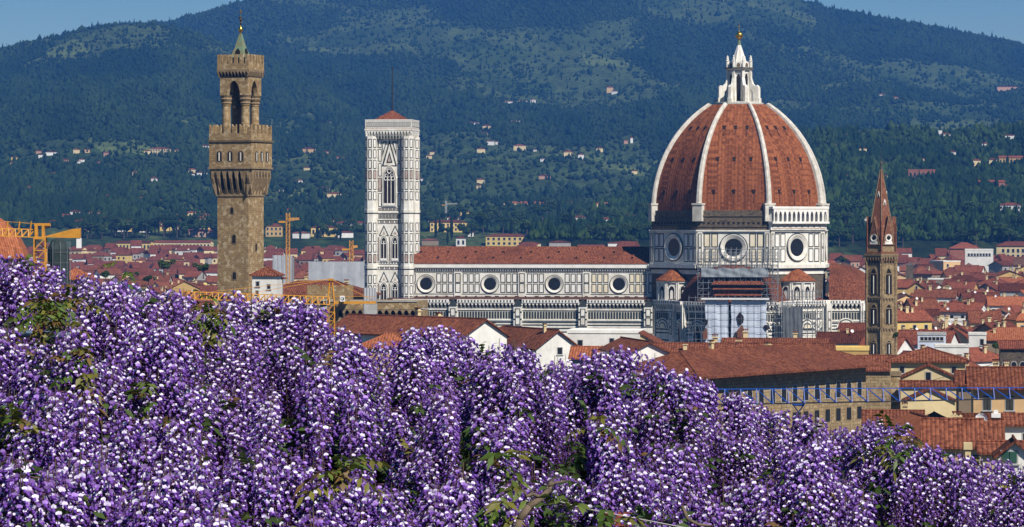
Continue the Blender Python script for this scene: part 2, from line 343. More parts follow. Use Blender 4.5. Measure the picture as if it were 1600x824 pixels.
# ---- trees of the far woods: one mass per hill
def ico():
    ph = (1+5**.5)/2
    v = np.array([(-1,ph,0),(1,ph,0),(-1,-ph,0),(1,-ph,0),(0,-1,ph),(0,1,ph),(0,-1,-ph),(0,1,-ph),(ph,0,-1),(ph,0,1),(-ph,0,-1),(-ph,0,1)], float)
    v /= np.linalg.norm(v[0])
    f = np.array([(0,11,5),(0,5,1),(0,1,7),(0,7,10),(0,10,11),(1,5,9),(5,11,4),(11,10,2),(10,7,6),(7,1,8),(3,9,4),(3,4,2),(3,2,6),(3,6,8),(3,8,9),(4,9,5),(2,4,11),(6,2,10),(8,6,7),(9,8,1)])
    return v, f
ICOV, ICOF = ico()
M['far_leaf'] = tint_mat('far_foliage', .95, 0, .03)
OCTV = np.array([(1,0,0),(-.5,.87,-.1),(-.5,-.87,.1),(.1,.1,1),(0,0,-1)], float); OCTF = np.array([(0,1,3),(1,2,3),(2,0,3),(1,0,4),(2,1,4),(0,2,4)])
def specks(c, rad, hgt, cols, name, mats):
    """tree crowns so far off that each is a few picture points"""
    n = len(c); d = np.exp(rng.normal(0, .2, (n, 5, 1))); v = OCTV[None]*d*np.stack([rad, rad, hgt], -1)[:, None]; a = rng.uniform(0, 6.28, n); ca, sa = np.cos(a)[:, None], np.sin(a)[:, None]
    v = np.stack([v[..., 0]*ca-v[..., 1]*sa, v[..., 0]*sa+v[..., 1]*ca, v[..., 2]], -1)+c[:, None]
    return raw_mesh(name, v.reshape(-1, 3), f3=(OCTF[None]+(np.arange(n)*5)[:, None, None]).reshape(-1, 3), cols=np.repeat(cols, 5, axis=0)*rng.uniform(.88, 1.12, (n*5, 1)), mats=mats)
def blobs(c, rad, hgt, cols, name, mats, **kw):
    n = len(c); d = np.exp(rng.normal(0, .22, (n, 12, 1)))
    v = ICOV[None]*d*np.stack([rad, rad, hgt], -1)[:, None]; a = rng.uniform(0, 6.28, n); ca, sa = np.cos(a)[:, None], np.sin(a)[:, None]
    v = np.stack([v[..., 0]*ca-v[..., 1]*sa, v[..., 0]*sa+v[..., 1]*ca, v[..., 2]], -1)+c[:, None]
    f = ICOF[None]+(np.arange(n)*12)[:, None, None]
    cc = np.repeat(cols, 12, axis=0)*rng.uniform(.75, 1.25, (n*12, 1))
    return raw_mesh(name, v.reshape(-1, 3), f3=f.reshape(-1, 3), cols=cc, mats=mats)
def woods(hname, name, n, size, thr, tmax=1.02, umin=-200, umax=1800, dark=(.018, .036, .013), pale=(.055, .085, .022), cyp=.12):
    u, t, xx, Yw, zz, wood = HILL[hname]
    U = rng.uniform(max(umin, u[0]+8), min(umax, u[-1]-8), n*2); T = rng.uniform(0, tmax, n*2)
    fi = (U-u[0])/(u[1]-u[0]); i = np.clip(fi.astype(int), 0, len(u)-2); fi = (fi-i)[:, None]
    j = np.clip(np.searchsorted(t, T)-1, 0, len(t)-2); fj = ((T-t[j])/(t[j+1]-t[j]))[:, None]
    def S(A): return ((A[j, i][:, None]*(1-fi)+A[j, i+1][:, None]*fi)*(1-fj)+(A[j+1, i][:, None]*(1-fi)+A[j+1, i+1][:, None]*fi)*fj)[:, 0]
    wd = S(wood); keep = (wd+rng.normal(0, .035, n*2)) > thr; keep |= rng.uniform(0, 1, n*2) < .10+.5*np.clip((wd-thr+.16)/.16, 0, 1)**2
    idx = np.where(keep)[0][:n]
    c = np.stack([S(xx), S(Yw), S(zz)], -1)[idx]; r = size*np.exp(rng.normal(0, .3, len(idx)))
    h = r*rng.uniform(.8, 1.3, len(idx)); cy = rng.uniform(0, 1, len(idx)) < cyp; r[cy] *= .5; h[cy] *= 1.7
    c[:, 2] += h*.55
    k = np.clip(fnoise(U[idx]/60, T[idx]*9, 31, 3)*2.2-.65+rng.normal(0, .12, len(idx)), 0, 1)[:, None]; k[cy] = 0
    cols = np.array(dark)*(1-k)+np.array(pale)*k
    o = link(name, specks(c, r, h, cols, name, [M['far_leaf']])); o['label'] = 'dark mixed woodland covering the '+hname.replace('_', ' ')+' slopes'; o['kind'] = 'stuff'
woods('mountain', 'mountain_woods', 150000, 3.0, .48, dark=(.010, .023, .010), pale=(.024, .042, .013))
woods('foreground_hill', 'slope_woods', 90000, 2.7, .49, umax=1000, dark=(.010, .023, .009), pale=(.026, .046, .013))
woods('wooded_hill', 'hillside_woods', 34000, 2.7, .40, umin=830, dark=(.009, .022, .007), pale=(.036, .062, .014), cyp=.2)
def haze_box():
    mb = MB(); mb.box(-5200, -150, -1.0, 5200, 10500, 905)
    m = bpy.data.materials.new('haze_air'); m.use_nodes = True; nt = m.node_tree; nt.nodes.clear()
    o = N(nt, 'OutputMaterial'); v = N(nt, 'VolumePrincipled'); v.inputs['Color'].default_value = (.10, .36, 1.0, 1); v.inputs['Density'].default_value = HAZE; v.inputs['Anisotropy'].default_value = 0
    nt.links.new(v.outputs[0], o.inputs['Volume'])
    h = mb.build('haze', m); h['kind'] = 'stuff'; h['label'] = 'thin blue air between the town and the hills'
HAZE = 6.0e-5
haze_box()
# ================================================================== landmarks
def machic(mb, x0, x1, z0, z1, d, n, m=0, back=None, n0=0., tk=.32):
    """row of brackets and little arches that carries a projecting storey, on a wall face"""
    p = (x1-x0)/n; t = p*tk
    for i in range(n+1):
        c = x0+i*p
        mb.add([(c-t/2,-n0,z0),(c-t/2,-n0,z1),(c-t/2,-n0-d,z1),(c-t/2,-n0-d,z0+(z1-z0)*.62),(c+t/2,-n0,z0),(c+t/2,-n0,z1),(c+t/2,-n0-d,z1),(c+t/2,-n0-d,z0+(z1-z0)*.62)],
               [(0,3,2,1),(4,5,6,7),(0,4,7,3),(3,7,6,2),(1,2,6,5),(0,1,5,4)], m)
    zs = z0+(z1-z0)*.66
    for i in range(n):
        a = x0+i*p+t/2; b = x0+(i+1)*p-t/2
        o = arch(a, b, zs, zs, z1-(z1-z0)*.1, 4)
        mb.plate([(b, zs), (b, z1), (a, z1), (a, zs)]+[q for q in o[2:][::-1]][1:-1], n0+d-.25, n0+d-.01, m)
        if back is not None: mb.rect(a, z0+(z1-z0)*.2, b, z1-.02, n0, n0+.03, back)  # dark plate puts the shade between the brackets into colour
def crenel(mb, hx, hy, z0, zm, z1, th, n, m=0, swallow=False, fill=.56):
    """parapet round a rectangle with square or swallow-tailed merlons"""
    for k in range(4):
        a, dd = (hx, hy) if k % 2 == 0 else (hy, hx)
        mb.M = frame(math.pi/2*k, dd)
        mb.rect(-a+(th if k % 2 else 0), z0, a-(th if k % 2 else 0), zm, -th, 0, m)
        p = 2*a/n; wd = p*fill
        for i in range(n):
            c = -a+wd/2+(2*a-wd)*i/(n-1) if n > 1 else 0
            if k % 2 and i in (0, n-1): continue
            if swallow: poly = [(c-wd/2,zm+.003),(c+wd/2,zm+.003),(c+wd/2,z1),(c,z1-(z1-zm)*.35),(c-wd/2,z1)]
            else: poly = [(c-wd/2,zm+.003),(c+wd/2,zm+.003),(c+wd/2,z1),(c-wd/2,z1)]
            mb.plate(poly, -th, 0, m)
    mb.M = None
def panels(mb, x0, x1, z0, z1, nx, nz, n=0., gap=.5, line=.3, mf=1, mi=0, mi2=None):
    """rows of framed marble panels: dark frame, light field"""
    pw = (x1-x0)/nx; ph = (z1-z0)/nz
    for i in range(nx):
        for j in range(nz):
            a, b, c, d = x0+i*pw+gap/2, x0+(i+1)*pw-gap/2, z0+j*ph+gap/2, z0+(j+1)*ph-gap/2
            mb.rect(a, c, b, d, n, n+.05, mf)
            if b-a > 2*line: mb.rect(a+line, c+line, b-line, d-line, n+.05, n+.09, mi if mi2 is None or (i+j) % 2 else mi2)
def put_window(name, parent, Mx, build, mats):
    mb = MB(Mx); build(mb); return mb.build(name, mats, parent)

# ------------------------------------------------------------------ the palace tower
def palace_tower():
    Y = 740; rz = R(-22)
    t = thing('palace_tower', 'tall brown stone tower with battlements, open belfry and green copper spire', 'tower', (X(376, Y), Y, 0), rz)
    a = 3.75; g = 5.1; S = [M['pv'], M['pvtrim'], M['dark'], M['pvdark']]
    b = MB(); b.box(-a, -a, 0, a, a, 66, 0)
    b.build('shaft', S, t)
    b = MB()
    for k in range(4):
        b.M = frame(math.pi/2*k, a); machic(b, -4.35, 4.35, 57.6, 63.4, 1.35, 6, 1, 2, tk=.36)
        b.M = frame(math.pi/2*k, a); b.rect(-a-.15, 57.3, a+.15, 57.7, 0, .18, 1)
    for sx in (-1, 1):
        for sy in (-1, 1):
            b.M = Matrix.Rotation(math.atan2(sx, -sy*-1 if False else (1 if sy < 0 else -1)), 4, 'Z') @ Matrix.Translation((0, -a*1.414+.3, 0))
            b.add([(-.8,0,57.6),(-1.2,0,63.4),(-1.2,-1.3,63.4),(.8,0,57.6),(1.2,0,63.4),(1.2,-1.3,63.4)], [(0,2,1),(3,4,5),(0,3,5,2),(0,1,4,3),(1,2,5,4)], 0)
    b.build('corbel_course', S, t)
    b = MB(); b.box(-g, -g, 63.4, g, g, 69.4, 0); b.build('gallery', S, t)
    b = MB(); b.box(-g-.25, -g-.25, 63.25, g+.25, g+.25, 63.65, 1); b.box(-g-.25, -g-.25, 69.1, g+.25, g+.25, 69.5, 3); b.build('string_course', S, t)
    b = MB(); crenel(b, g, g, 69.5, 71.0, 72.9, .55, 6, 0, True, .6); b.build('parapet', S, t)
    b = MB(); b.box(-g+.5, -g+.5, 69.5, g-.5, g-.5, 69.8, 3); b.build('walkway', S, t)
    def win(w, h, dbl):
        def f(mb):
            mb.plate(arch(-w/2-.22, w/2+.22, -h/2-.2, h/2-.3, h/2+.35), 0, .06, 1); mb.plate(arch(-w/2, w/2, -h/2, h/2-.3, h/2+.05), .06, .1, 2)
            if dbl: mb.rect(-.13, -h/2, .13, h/2-.2, .1, .16, 4)
        return f
    SW = S+[M['marble']]
    for k in (0, 1, 2, 3):
        for x in (-2.6, 0, 2.6): put_window('window', t, frame(math.pi/2*k, g) @ Matrix.Translation((x, 0, 66.0)), win(1.15, 2.0, True), SW)
    for k, x, z, w, h in ((0, -.2, 54.2, .7, 1.3), (0, .3, 48.0, .85, 1.8), (0, .4, 40.0, .8, 1.5), (1, -.1, 46.2, .7, 1.5), (0, -2.8, 35.2, .9, 1.2)):
        put_window('window', t, frame(math.pi/2*k, a) @ Matrix.Translation((x, 0, z)), win(w, h, False), SW)
    ub = 3.35
    for sx in (-1, 1):
        for sy in (-1, 1):
            b = MB(); b.lathe([(1.2, 69.8), (1.15, 70.6), (.98, 70.9), (.9, 77.0), (1.02, 77.1), (.98, 77.4)], 14, 0, sx*(ub-1.05), sy*(ub-1.05))
            c = b.build('column', S, t)
            q = MB(); q.lathe([(.95, 77.2), (1.2, 77.6), (1.05, 77.9), (1.35, 78.5), (1.15, 78.8), (1.4, 79.3), (0, 79.3)], 12, 1, sx*(ub-1.05), sy*(ub-1.05)); q.build('capital', S, c)
    b = MB()
    for k in range(4):
        b.M = frame(math.pi/2*k, ub); o = arch(-1.5, 1.5, 79.3, 79.9, 82.5, 10)
        e = ub if k % 2 == 0 else ub-.95
        b.plate([(e, 79.3), (e, 83.2), (-e, 83.2), (-e, 79.3)]+[(-1.5, 79.3)]+o[2:][::-1]+[(1.5, 79.3)], -.95, 0, 0)
    b.M = None; b.box(-ub+.9, -ub+.9, 82.7, ub-.9, ub-.9, 83.15, 2); b.build('belfry_arcade', S, t)
    b = MB(); b.box(-.6, -.1, 69.8, .6, 1.2, 82.7, 3); b.build('belfry_dark_block', S, t)  # added block, its dark stone stands for the black shade inside the belfry
    b = MB(); b.lathe([(0, 78.8), (.4, 78.75), (.55, 78.2), (.62, 77.2), (.95, 76.6), (.95, 76.5), (0, 76.5)], 14, 0, -.3, -1.5); b.tube((-.3, -1.5, 78.7), (-.3, -1.5, 82.7), .06)
    b.tube((-2.2, -1.5, 79.0), (2.2, -1.5, 79.0), .14); b.build('bell', M['bronze'], t)
    b = MB()
    for k in range(4): b.M = frame(math.pi/2*k, ub); machic(b, -3.6, 3.6, 83.2, 84.6, .55, 9, 1, 2)
    b.M = None; b.box(-ub-.55, -ub-.55, 84.6, ub+.55, ub+.55, 84.9, 1); b.build('cornice', S, t)
    b = MB(); crenel(b, ub+.45, ub+.45, 84.9, 86.2, 88.2, .5, 6, 0, False, .66); b.build('upper_parapet', S, t)
    b = MB(); b.box(-3.2, -3.2, 84.9, 3.2, 3.2, 85.1, 3); b.build('roof_deck', S, t)
    b = MB(); q = [(-1.55,-1.55),(1.55,-1.55),(1.55,1.55),(-1.55,1.55)]
    sc_ = lambda k: [(x*k, y*k) for x, y in q]
    b.prism(sc_(.95), sc_(.95), 85.1, 87.6, 1); b.prism(sc_(1.1), sc_(.6), 87.6, 89.9, 0); b.prism(sc_(.6), sc_(.16), 89.9, 92.8, 0)
    b.M = frame(0, 1.4); b.plate([(-.55,87.8),(.55,87.8),(.55,88.9),(0,89.6),(-.55,88.9)], -.5, .1, 1); b.M = frame(math.pi/2, 1.4); b.plate([(-.55,87.8),(.55,87.8),(.55,88.9),(0,89.6),(-.55,88.9)], -.5, .1, 1)
    b.build('spire', [M['copper'], M['dark']], t)
    b = MB(); b.lathe([(.12, 92.6), (.25, 92.9), (.12, 93.1), (.4, 93.3), (.56, 93.75), (.4, 94.2), (.1, 94.45), (.07, 95), (0, 95)], 14); b.build('gilt_ball', M['gold'], t, smooth=True)
    b = MB()   # rampant lion holding the rod: haunches, chest, head, raised paw, tail
    for p0, p1, r0, r1 in (((0,0,95),(.1,0,96.2),.16,.26), ((.1,0,96.2),(-.1,0,97.4),.28,.3), ((-.1,0,97.4),(-.25,0,98.0),.3,.22), ((0,0,97.2),(-.55,0,97.6),.13,.08), ((.1,0,96.3),(.55,0,97.0),.07,.05), ((.55,0,97.0),(.4,0,97.7),.05,.09)):
        b.tube(p0, p1, r0, 0, 7, r1)
    q_ = b.build('lion_vane', M['bronze'], t, smooth=True); q_.scale = (.8, .8, .62); q_.location = (0, 0, 94.5*.38)
    b = MB(); b.tube((0,0,95),(0,0,100.6),.045,0,5); b.tube((-.35,0,99.5),(.35,0,99.5),.06,0,5); b.lathe([(0,99.0),(.22,99.3),(.28,99.6),(.1,100.0),(0,100.2)],8); q_ = b.build('lily_finial', M['gold'], t); q_.scale = (1, 1, .62); q_.location = (0, 0, 94.5*.38)
palace_tower()

# ------------------------------------------------------------------ the marble bell tower
def bell_tower():
    Y = 1156; t = thing('marble_bell_tower', 'square white marble bell tower with low red roof and tall mast', 'bell tower', (X(613, Y), Y, 0), R(-7.5))
    t.scale = (.9, .9, 1.0); a = 6.5; cb = 6.95; r = 2.35; S = [M['marble'], M['green'], M['pink'], M['dark'], M['marble_clean']]
    lv = [0, 20.5, 36.2, 55.2, 80.6]
    b = MB(); b.box(-a, -a, 0, a, a, 80.6, 0)
    for k in range(4):
        b.M = frame(math.pi/2*k, a)
        # tall storey: tiers of framed panels beside the great window, gable above
        for sx in (-1, 1):
            x0, x1 = (2.95, 4.35) if sx > 0 else (-4.35, -2.95)
            for z0, z1, mi in ((56.6, 61.4, 4), (61.8, 66.6, 2), (67.0, 71.6, 4), (72.0, 76.4, 4), (76.7, 79.8, 4)): panels(b, x0, x1, z0, z1, 1, 1, 0, .1, .26, 1, mi)
        b.plate([(-2.9,70.5),(2.9,70.5),(0,79.6)], 0, .12, 1); b.plate([(-2.2,70.8),(2.2,70.8),(0,78.0)], .12, .2, 0); b.plate([(-1.2,71.6),(1.2,71.6),(0,75.5)], .2, .26, 1); b.plate([(-.6,72.0),(.6,72.0),(0,74.2)], .26, .32, 2)
        for sx in (-1, 1): b.plate([(sx*1.0,78.9),(sx*2.7,73.6),(sx*2.7,78.9)] if sx > 0 else [(-2.7,78.9),(-2.7,73.6),(-1.0,78.9)], 0, .08, 1); b.plate([(sx*1.5,78.5),(sx*2.4,75.6),(sx*2.4,78.5)] if sx > 0 else [(-2.4,78.5),(-2.4,75.6),(-1.5,78.5)], .08, .14, 4)
        # the two paired-window storeys
        for zb in (36.9, 21.2):
            for cx in (-2.15, 2.15):
                b.plate([(cx-1.95,zb+9.9),(cx+1.95,zb+9.9),(cx,zb+13.6)], 0, .1, 1); b.plate([(cx-1.4,zb+10.1),(cx+1.4,zb+10.1),(cx,zb+12.8)], .1, .17, 0)
                b.plate([(cx-.6,zb+10.4),(cx+.6,zb+10.4),(cx,zb+11.6)], .17, .2, 2)
            panels(b, -4.3, 4.3, zb+14.0, zb+15.3, 9, 1, 0, .12, .2, 1, 2, 4)
            for cx in (-4.15, 0, 4.15): panels(b, cx-.28, cx+.28, zb+1.5, zb+9.5, 1, 2, 0, .1, .14, 1, 2)
            panels(b, -4.2, 4.2, zb+.1, zb+1.3, 8, 1, 0, .15, .2, 1, 4)
        panels(b, -4.3, 4.3, 55.3, 56.4, 12, 1, 0, .1, .18, 1, 4, 2)
        panels(b, -4.3, 4.3, 52.6, 54.4, 14, 1, 0, .1, .2, 1, 2, 4)
        for z in (20.6, 36.3, 52.2, 54.6): b.rect(-4.4, z, 4.4, z+.35, 0, .25, 0)
    b.build('tower_body', S, t)
    for sx in (-1, 1):
        for sy in (-1, 1):
            b = MB(); C = Matrix.Translation((sx*cb, sy*cb, 0))
            oc = [(r/math.cos(math.pi/8)*math.cos(math.pi/8+i*math.pi/4), r/math.cos(math.pi/8)*math.sin(math.pi/8+i*math.pi/4)) for i in range(8)]
            b.M = C; b.prism(oc, oc, 0, 80.6, 0)
            for i in range(8):
                b.M = C @ frame(i*math.pi/4, r)
                z = 2.
                while z < 79:
                    if not any(abs(z+1.7-l) < 2.0 for l in lv[1:]):
                        panels(b, -.8, .8, z, z+3.3, 1, 1, 0, .22, .3, 1, (4, 4, 2, 4)[int(z/3.5) % 4])
                    z += 3.55
                for l in lv[1:4]: b.rect(-1.0, l-.5, 1.0, l+.5, 0, .18, 0); b.rect(-1.0, l-.9, 1.0, l-.6, 0, .05, 1)
            b.build('corner_buttress', S, t)
    def lanc(mb, cx, hw, z0, zs, zt, n):
        """big arched opening split into n lights by slender columns with tracery above"""
        mb.plate(arch(cx-hw-.75, cx+hw+.75, z0-.5, zs, zt+.9, 9), 0, .3, 0); mb.plate(arch(cx-hw-.42, cx+hw+.42, z0-.1, zs, zt+.5, 9), .3, .34, 1); mb.plate(arch(cx-hw-.2, cx+hw+.2, z0, zs, zt+.22, 9), .34, .42, 4)
        mb.plate(arch(cx-hw, cx+hw, z0, zs, zt, 9), .42, .46, 3)
        p = 2*hw/n
        for i in range(1, n): mb.tube((cx-hw+i*p, -.5, z0), (cx-hw+i*p, -.5, zs+.6), .14, 4, 6)
        for i in range(n):
            c = cx-hw+(i+.5)*p
            mb.ring(c, zs+p*.1, p*.52, p*.34, .44, .52, 4, 10)
        if n > 2: mb.ring(cx, (zs+zt)/2+.7, hw*.42, hw*.25, .44, .52, 4, 12); mb.ring(cx-hw*.5, zs+hw*.55, hw*.3, hw*.17, .44, .52, 4, 10); mb.ring(cx+hw*.5, zs+hw*.55, hw*.3, hw*.17, .44, .52, 4, 10)
        mb.rect(cx-hw-.3, z0-.1, cx+hw+.3, z0+.7, .46, .56, 4)
    for k in range(4):
        Mx = frame(math.pi/2*k, a)
        put_window('window', t, Mx, lambda mb: lanc(mb, 0, 2.05, 57.2, 66.2, 70.0, 3), S)
        for zb in (36.9, 21.2):
            for cx in (-2.15, 2.15): put_window('window', t, Mx, lambda mb: lanc(mb, cx, 1.0, zb+1.6, zb+7.6, zb+9.4, 2), S)
    b = MB(); o = 8.9
    for k in range(4): b.M = frame(math.pi/2*k, 8.0); machic(b, -8.6, 8.6, 79.6, 82.6, 1.0, 15, 0, 1)
    b.M = None; b.box(-8.1,-8.1,80.6,8.1,8.1,82.6,0); b.box(-9.1,-9.1,82.6,9.1,9.1,83.2,0); b.box(-8.9,-8.9,83.2,8.9,8.9,83.5,2)
    for k in range(4):
        b.M = frame(math.pi/2*k, 8.9); e = 8.9 if k % 2 == 0 else 8.5
        b.rect(-e, 83.5, e, 86.0, -.4, 0, 0); panels(b, -8.6, 8.6, 83.7, 85.6, 24, 1, 0, .2, .16, 1, 4); b.rect(-e-.05, 86.0, e+.05, 86.3, -.45, .1, 4)
    b.M = None; b.box(-8.5,-8.5,83.5,8.5,8.5,84.0,4); b.build('cornice', S, t)
    b = MB(); q = 7.0; b.prism([(-q,-q),(q,-q),(q,q),(-q,q)], [(-.25,-.25),(.25,-.25),(.25,.25),(-.25,.25)], 85.8, 89.6, 0); b.box(-6.8,-6.8,84,6.8,6.8,85.8,1); b.build('roof', [M['tile_near'], M['marble']], t)
    b = MB(); b.tube((0,0,89.5),(0,0,91.2),.32,0,8); b.tube((0,0,91.2),(0,0,104.6),.27,0,6,.2); b.tube((0,0,103.6),(0,0,104.0),.3,0,6); b.build('mast', M['iron'], t)
bell_tower()

# ------------------------------------------------------------------ the cathedral
def cathedral():
    t = thing('cathedral', 'white and green marble cathedral with huge red tiled ribbed dome', 'cathedral', (X(1155, 1150), 1150, 0), R(-7.5))
    S = [M['marble'], M['green'], M['pink'], M['dark'], M['marble_clean'], M['cream'], M['grime'], M['tile'], M['glass']]
    Rd = 31.4; ad = Rd*math.cos(math.pi/8); hw = Rd*math.sin(math.pi/8)
    octo = lambda r: [(r*math.cos(math.pi/8+i*math.pi/4), r*math.sin(math.pi/8+i*math.pi/4)) for i in range(8)]
    b = MB(); b.prism(octo(Rd-.3), octo(Rd-.3), 0, 55.4, 6)
    for k in range(8):
        b.M = frame(k*math.pi/4, ad-.28)
        b.rect(-hw+.1, 37.4, hw-.1, 48.4, 0, .28, 0)
        for sx in (-1, 1):
            b.rect(sx*hw-1.7 if sx > 0 else -hw+.05, 37.4, hw-.05 if sx > 0 else -hw+1.7, 48.4, .28, .75, 0)
            panels(b, *((hw-1.5, hw-.25) if sx > 0 else (-hw+.25, -hw+1.5)), 38.2, 47.8, 1, 2, .75, .1, .28)
            panels(b, *((5.0, hw-1.9) if sx > 0 else (-hw+1.9, -5.0)), 38.0, 47.9, 2, 2, .28, .35, .34, 1, 5 if k == 0 else 4)
        b.rect(-hw, 36.2, hw, 37.4, 0, 1.3, 0); b.rect(-hw, 35.6, hw, 36.2, 0, .8, 1); b.rect(-hw, 48.4, hw, 48.9, 0, .9, 0)
        b.rect(-hw+.3, 34.2, hw-.3, 35.6, 0, .3, 0)
        if k != 1:
            for i in range(13): b.rect(-9.9+i*1.65-.35, 50.9, -9.9+i*1.65+.35, 51.6, 0, .12, 3)
            b.rect(-hw, 53.4, hw, 53.8, 0, .3, 6); b.rect(-hw, 49.9, hw, 50.2, 0, .35, 6)
    b.build('drum', S, t)
    for k in range(8):
        o = MB(frame(k*math.pi/4, ad)); o.ring(0, 43.1, 4.75, 4.3, -.28, .35, 1, 32); o.ring(0, 43.1, 4.4, 2.9, .02, .6, 0, 32, .0); o.disc(0, 43.1, 2.95, .07, 8, 28); o.build('oculus', S, t)
    # arcaded gallery, finished on one side of the octagon only
    g = MB(frame(math.pi/4, ad)); g.rect(-hw-.5, 48.9, hw+.5, 51.0, 0, 1.0, 0); g.rect(-hw-.7, 51.0, hw+.7, 51.7, 0, 2.2, 4); g.rect(-hw-.6, 55.9, hw+.6, 56.7, .0, 2.1, 4)
    panels(g, -hw, hw, 49.1, 50.7, 9, 1, 1.0, .3, .25, 2, 0)
    g.rect(-hw-.2, 51.7, hw+.2, 55.9, 0, .6, 0); n = 12; p = 2*hw/n
    for i in range(n):
        c = -hw+(i+.5)*p; g.plate([(c+p/2,51.7),(c+p/2,55.9),(c-p/2,55.9),(c-p/2,51.7)]+[(c-.62,51.7)]+arch(c-.62, c+.62, 51.7, 53.9, 55.1, 5)[2:][::-1]+[(c+.62,51.7)], 1.4, 1.95, 4)
        g.plate(arch(c-.62, c+.62, 51.75, 53.9, 55.0, 5), .6, .65, 3)
    g.build('arcade_gallery', S, t)
    # dome shell, eight cells
    R0 = 30.3; rho = 1.387*R0; H = 35.9; z0 = 55.4
    def rad(h): return math.sqrt(rho*rho-h*h)-(rho-R0)
    b = MB(); hs = [H*i/18 for i in range(19)]
    for k in range(8):
        a0 = -math.pi/2+(k-.5)*math.pi/4; a1 = a0+math.pi/4; vs = []
        for h in hs: r = rad(h); vs += [(r*math.cos(a0), r*math.sin(a0), z0+h), (r*math.cos(a1), r*math.sin(a1), z0+h)]
        b.add(vs, [(2*i, 2*i+1, 2*i+3, 2*i+2) for i in range(18)], 0)
        for h, sp in ((6.2, .29), (17.0, .27), (27.6, .25)):       # rows of little vents with rain streaks below
            r = rad(h)*math.cos(math.pi/8); w = rad(h)*math.sin(math.pi/8); dh = .2; sl = math.atan2(rad(h-.5)-rad(h+.5), 1.0)
            for s in (-1, 0, 1):
                b.M = frame(k*math.pi/4, r) @ Matrix.Translation((s*w*2*sp, 0, z0+h)) @ Matrix.Rotation(-sl, 4, 'X')
                b.rect(-.42, -.5, .42, .5, -.1, .25, 1); b.rect(-.6, .5, .6, .75, -.1, .45, 2)
                b.rect(-.13, -random.uniform(2.5, 4.5), .13, -.5, -.1, .035, 2); b.rect(.15, -random.uniform(1.2, 2.5), .3, -.5, -.1, .035, 2)
        b.M = None
    b.build('dome_shell', [M['dome'], M['dark'], mat('stained_tiles', (.13, .045, .026), .3, .6)], t)
    for k in range(8):
        a = -math.pi/2+(k+.5)*math.pi/4; c, s = math.cos(a), math.sin(a); vs = []
        for i, h in enumerate([-1.2]+hs):
            r = rad(max(h, 0)); wd = .9-.25*max(h, 0)/H
            for dw, dr in ((-wd, -.6), (-wd, .55), (-wd*.5, 1.0), (wd*.5, 1.0), (wd, .55), (wd, -.6)): vs.append((c*(r+dr)-s*dw, s*(r+dr)+c*dw, z0+h+dr*.5*(h/H)))
        b = MB(); b.add(vs, [(6*i+j, 6*i+j+1, 6*i+j+7, 6*i+j+6) for i in range(19) for j in range(5)]+[(0,1,2,3,4,5)], 0)
        b.M = Matrix.Rotation(a+math.pi/2, 4, 'Z') @ Matrix.Translation((0, -R0-.2, 0)); b.rect(-1.7, 51.8, 1.7, 57.2, -1.0, 1.2, 0); b.rect(-1.9, 57.2, 1.9, 57.8, -1.2, 1.4, 0)
        b.build('rib', [M['rib']], t)
    # lantern
    b = MB(); b.prism(octo(8.6), octo(8.9), 90.6, 91.9, 0); b.prism(octo(8.2), octo(8.2), 91.9, 92.2, 0)
    for i in range(48): an = i*math.pi/24; b.tube((8.5*math.cos(an), 8.5*math.sin(an), 92), (8.5*math.cos(an), 8.5*math.sin(an), 93.2), .06, 3)
    L = b.build('lantern', [M['marble'], M['green'], M['pink'], M['iron']], t)
    b = MB(); b.prism(octo(4.0), octo(3.8), 92.2, 103.0, 0)
    for k in range(8):
        b.M = frame(k*math.pi/4, 3.62); b.plate(arch(-.62, .62, 92.6, 100.6, 101.7), -.2, .1, 3); b.plate(arch(-.95, .95, 101.8, 101.8, 102.6), 0, .15, 0)
        b.M = Matrix.Rotation((k+.5)*math.pi/4, 4, 'Z'); b.box(-.45, -4.5, 92.2, .45, -3.4, 103.0, 0)
    b.M = None; b.prism(octo(4.3), octo(5.2), 103.0, 103.5, 0); b.prism(octo(5.3), octo(5.3), 103.5, 103.9, 1); b.build('lantern_body', S, L)
    for k in range(8):
        b = MB(Matrix.Rotation((k+.5)*math.pi/4, 4, 'Z')); prof = [(-7.4,92.2),(-7.4,97.2),(-6.9,97.9),(-5.9,97.7),(-5.2,98.4),(-4.7,99.8),(-4.2,101.2),(-4.2,97.0),(-4.6,96.3),(-5.4,95.8),(-5.4,92.2)]
        n = len(prof); b.add([(-.5,y,z) for y, z in prof]+[(.5,y,z) for y, z in prof], [(i,(i+1)%n,n+(i+1)%n,n+i) for i in range(n)]+[tuple(range(n)), tuple(range(2*n-1,n-1,-1))], 0)
        b.box(-.62, -7.7, 92.2, .62, -6.6, 93.6, 0); b.build('buttress', [M['marble']], L)
    b = MB()
    for k in range(8):
        an = (k+.5)*math.pi/4; x, y = 4.25*math.cos(an), 4.25*math.sin(an); b.lathe([(.42,103.9),(.42,106.0),(.6,106.2),(.28,106.5),(.4,106.9),(.2,107.4),(.28,107.7),(0,108.1)], 8, 0, x, y)
        b.M = frame(k*math.pi/4, 3.5); b.plate(arch(-1.1,1.1,103.9,104.9,106.0), -.3, .3, 0); b.plate(arch(-.6,.6,104.1,104.7,105.5), .3, .34, 1); b.M = None
    b.build('pinnacle_crown', [M['marble'], M['pvdark']], L)
    b = MB(); star = [((3.3 if i % 2 else 2.95)*math.cos(i*math.pi/8), (3.3 if i % 2 else 2.95)*math.sin(i*math.pi/8)) for i in range(16)]
    b.prism(star, [(x*.2, y*.2) for x, y in star], 104.0, 111.6, 0); b.prism([(x*.2, y*.2) for x, y in star], [(x*.1, y*.1) for x, y in star], 111.6, 113.4, 1); b.build('cone', [M['marble'], M['copper']], L)
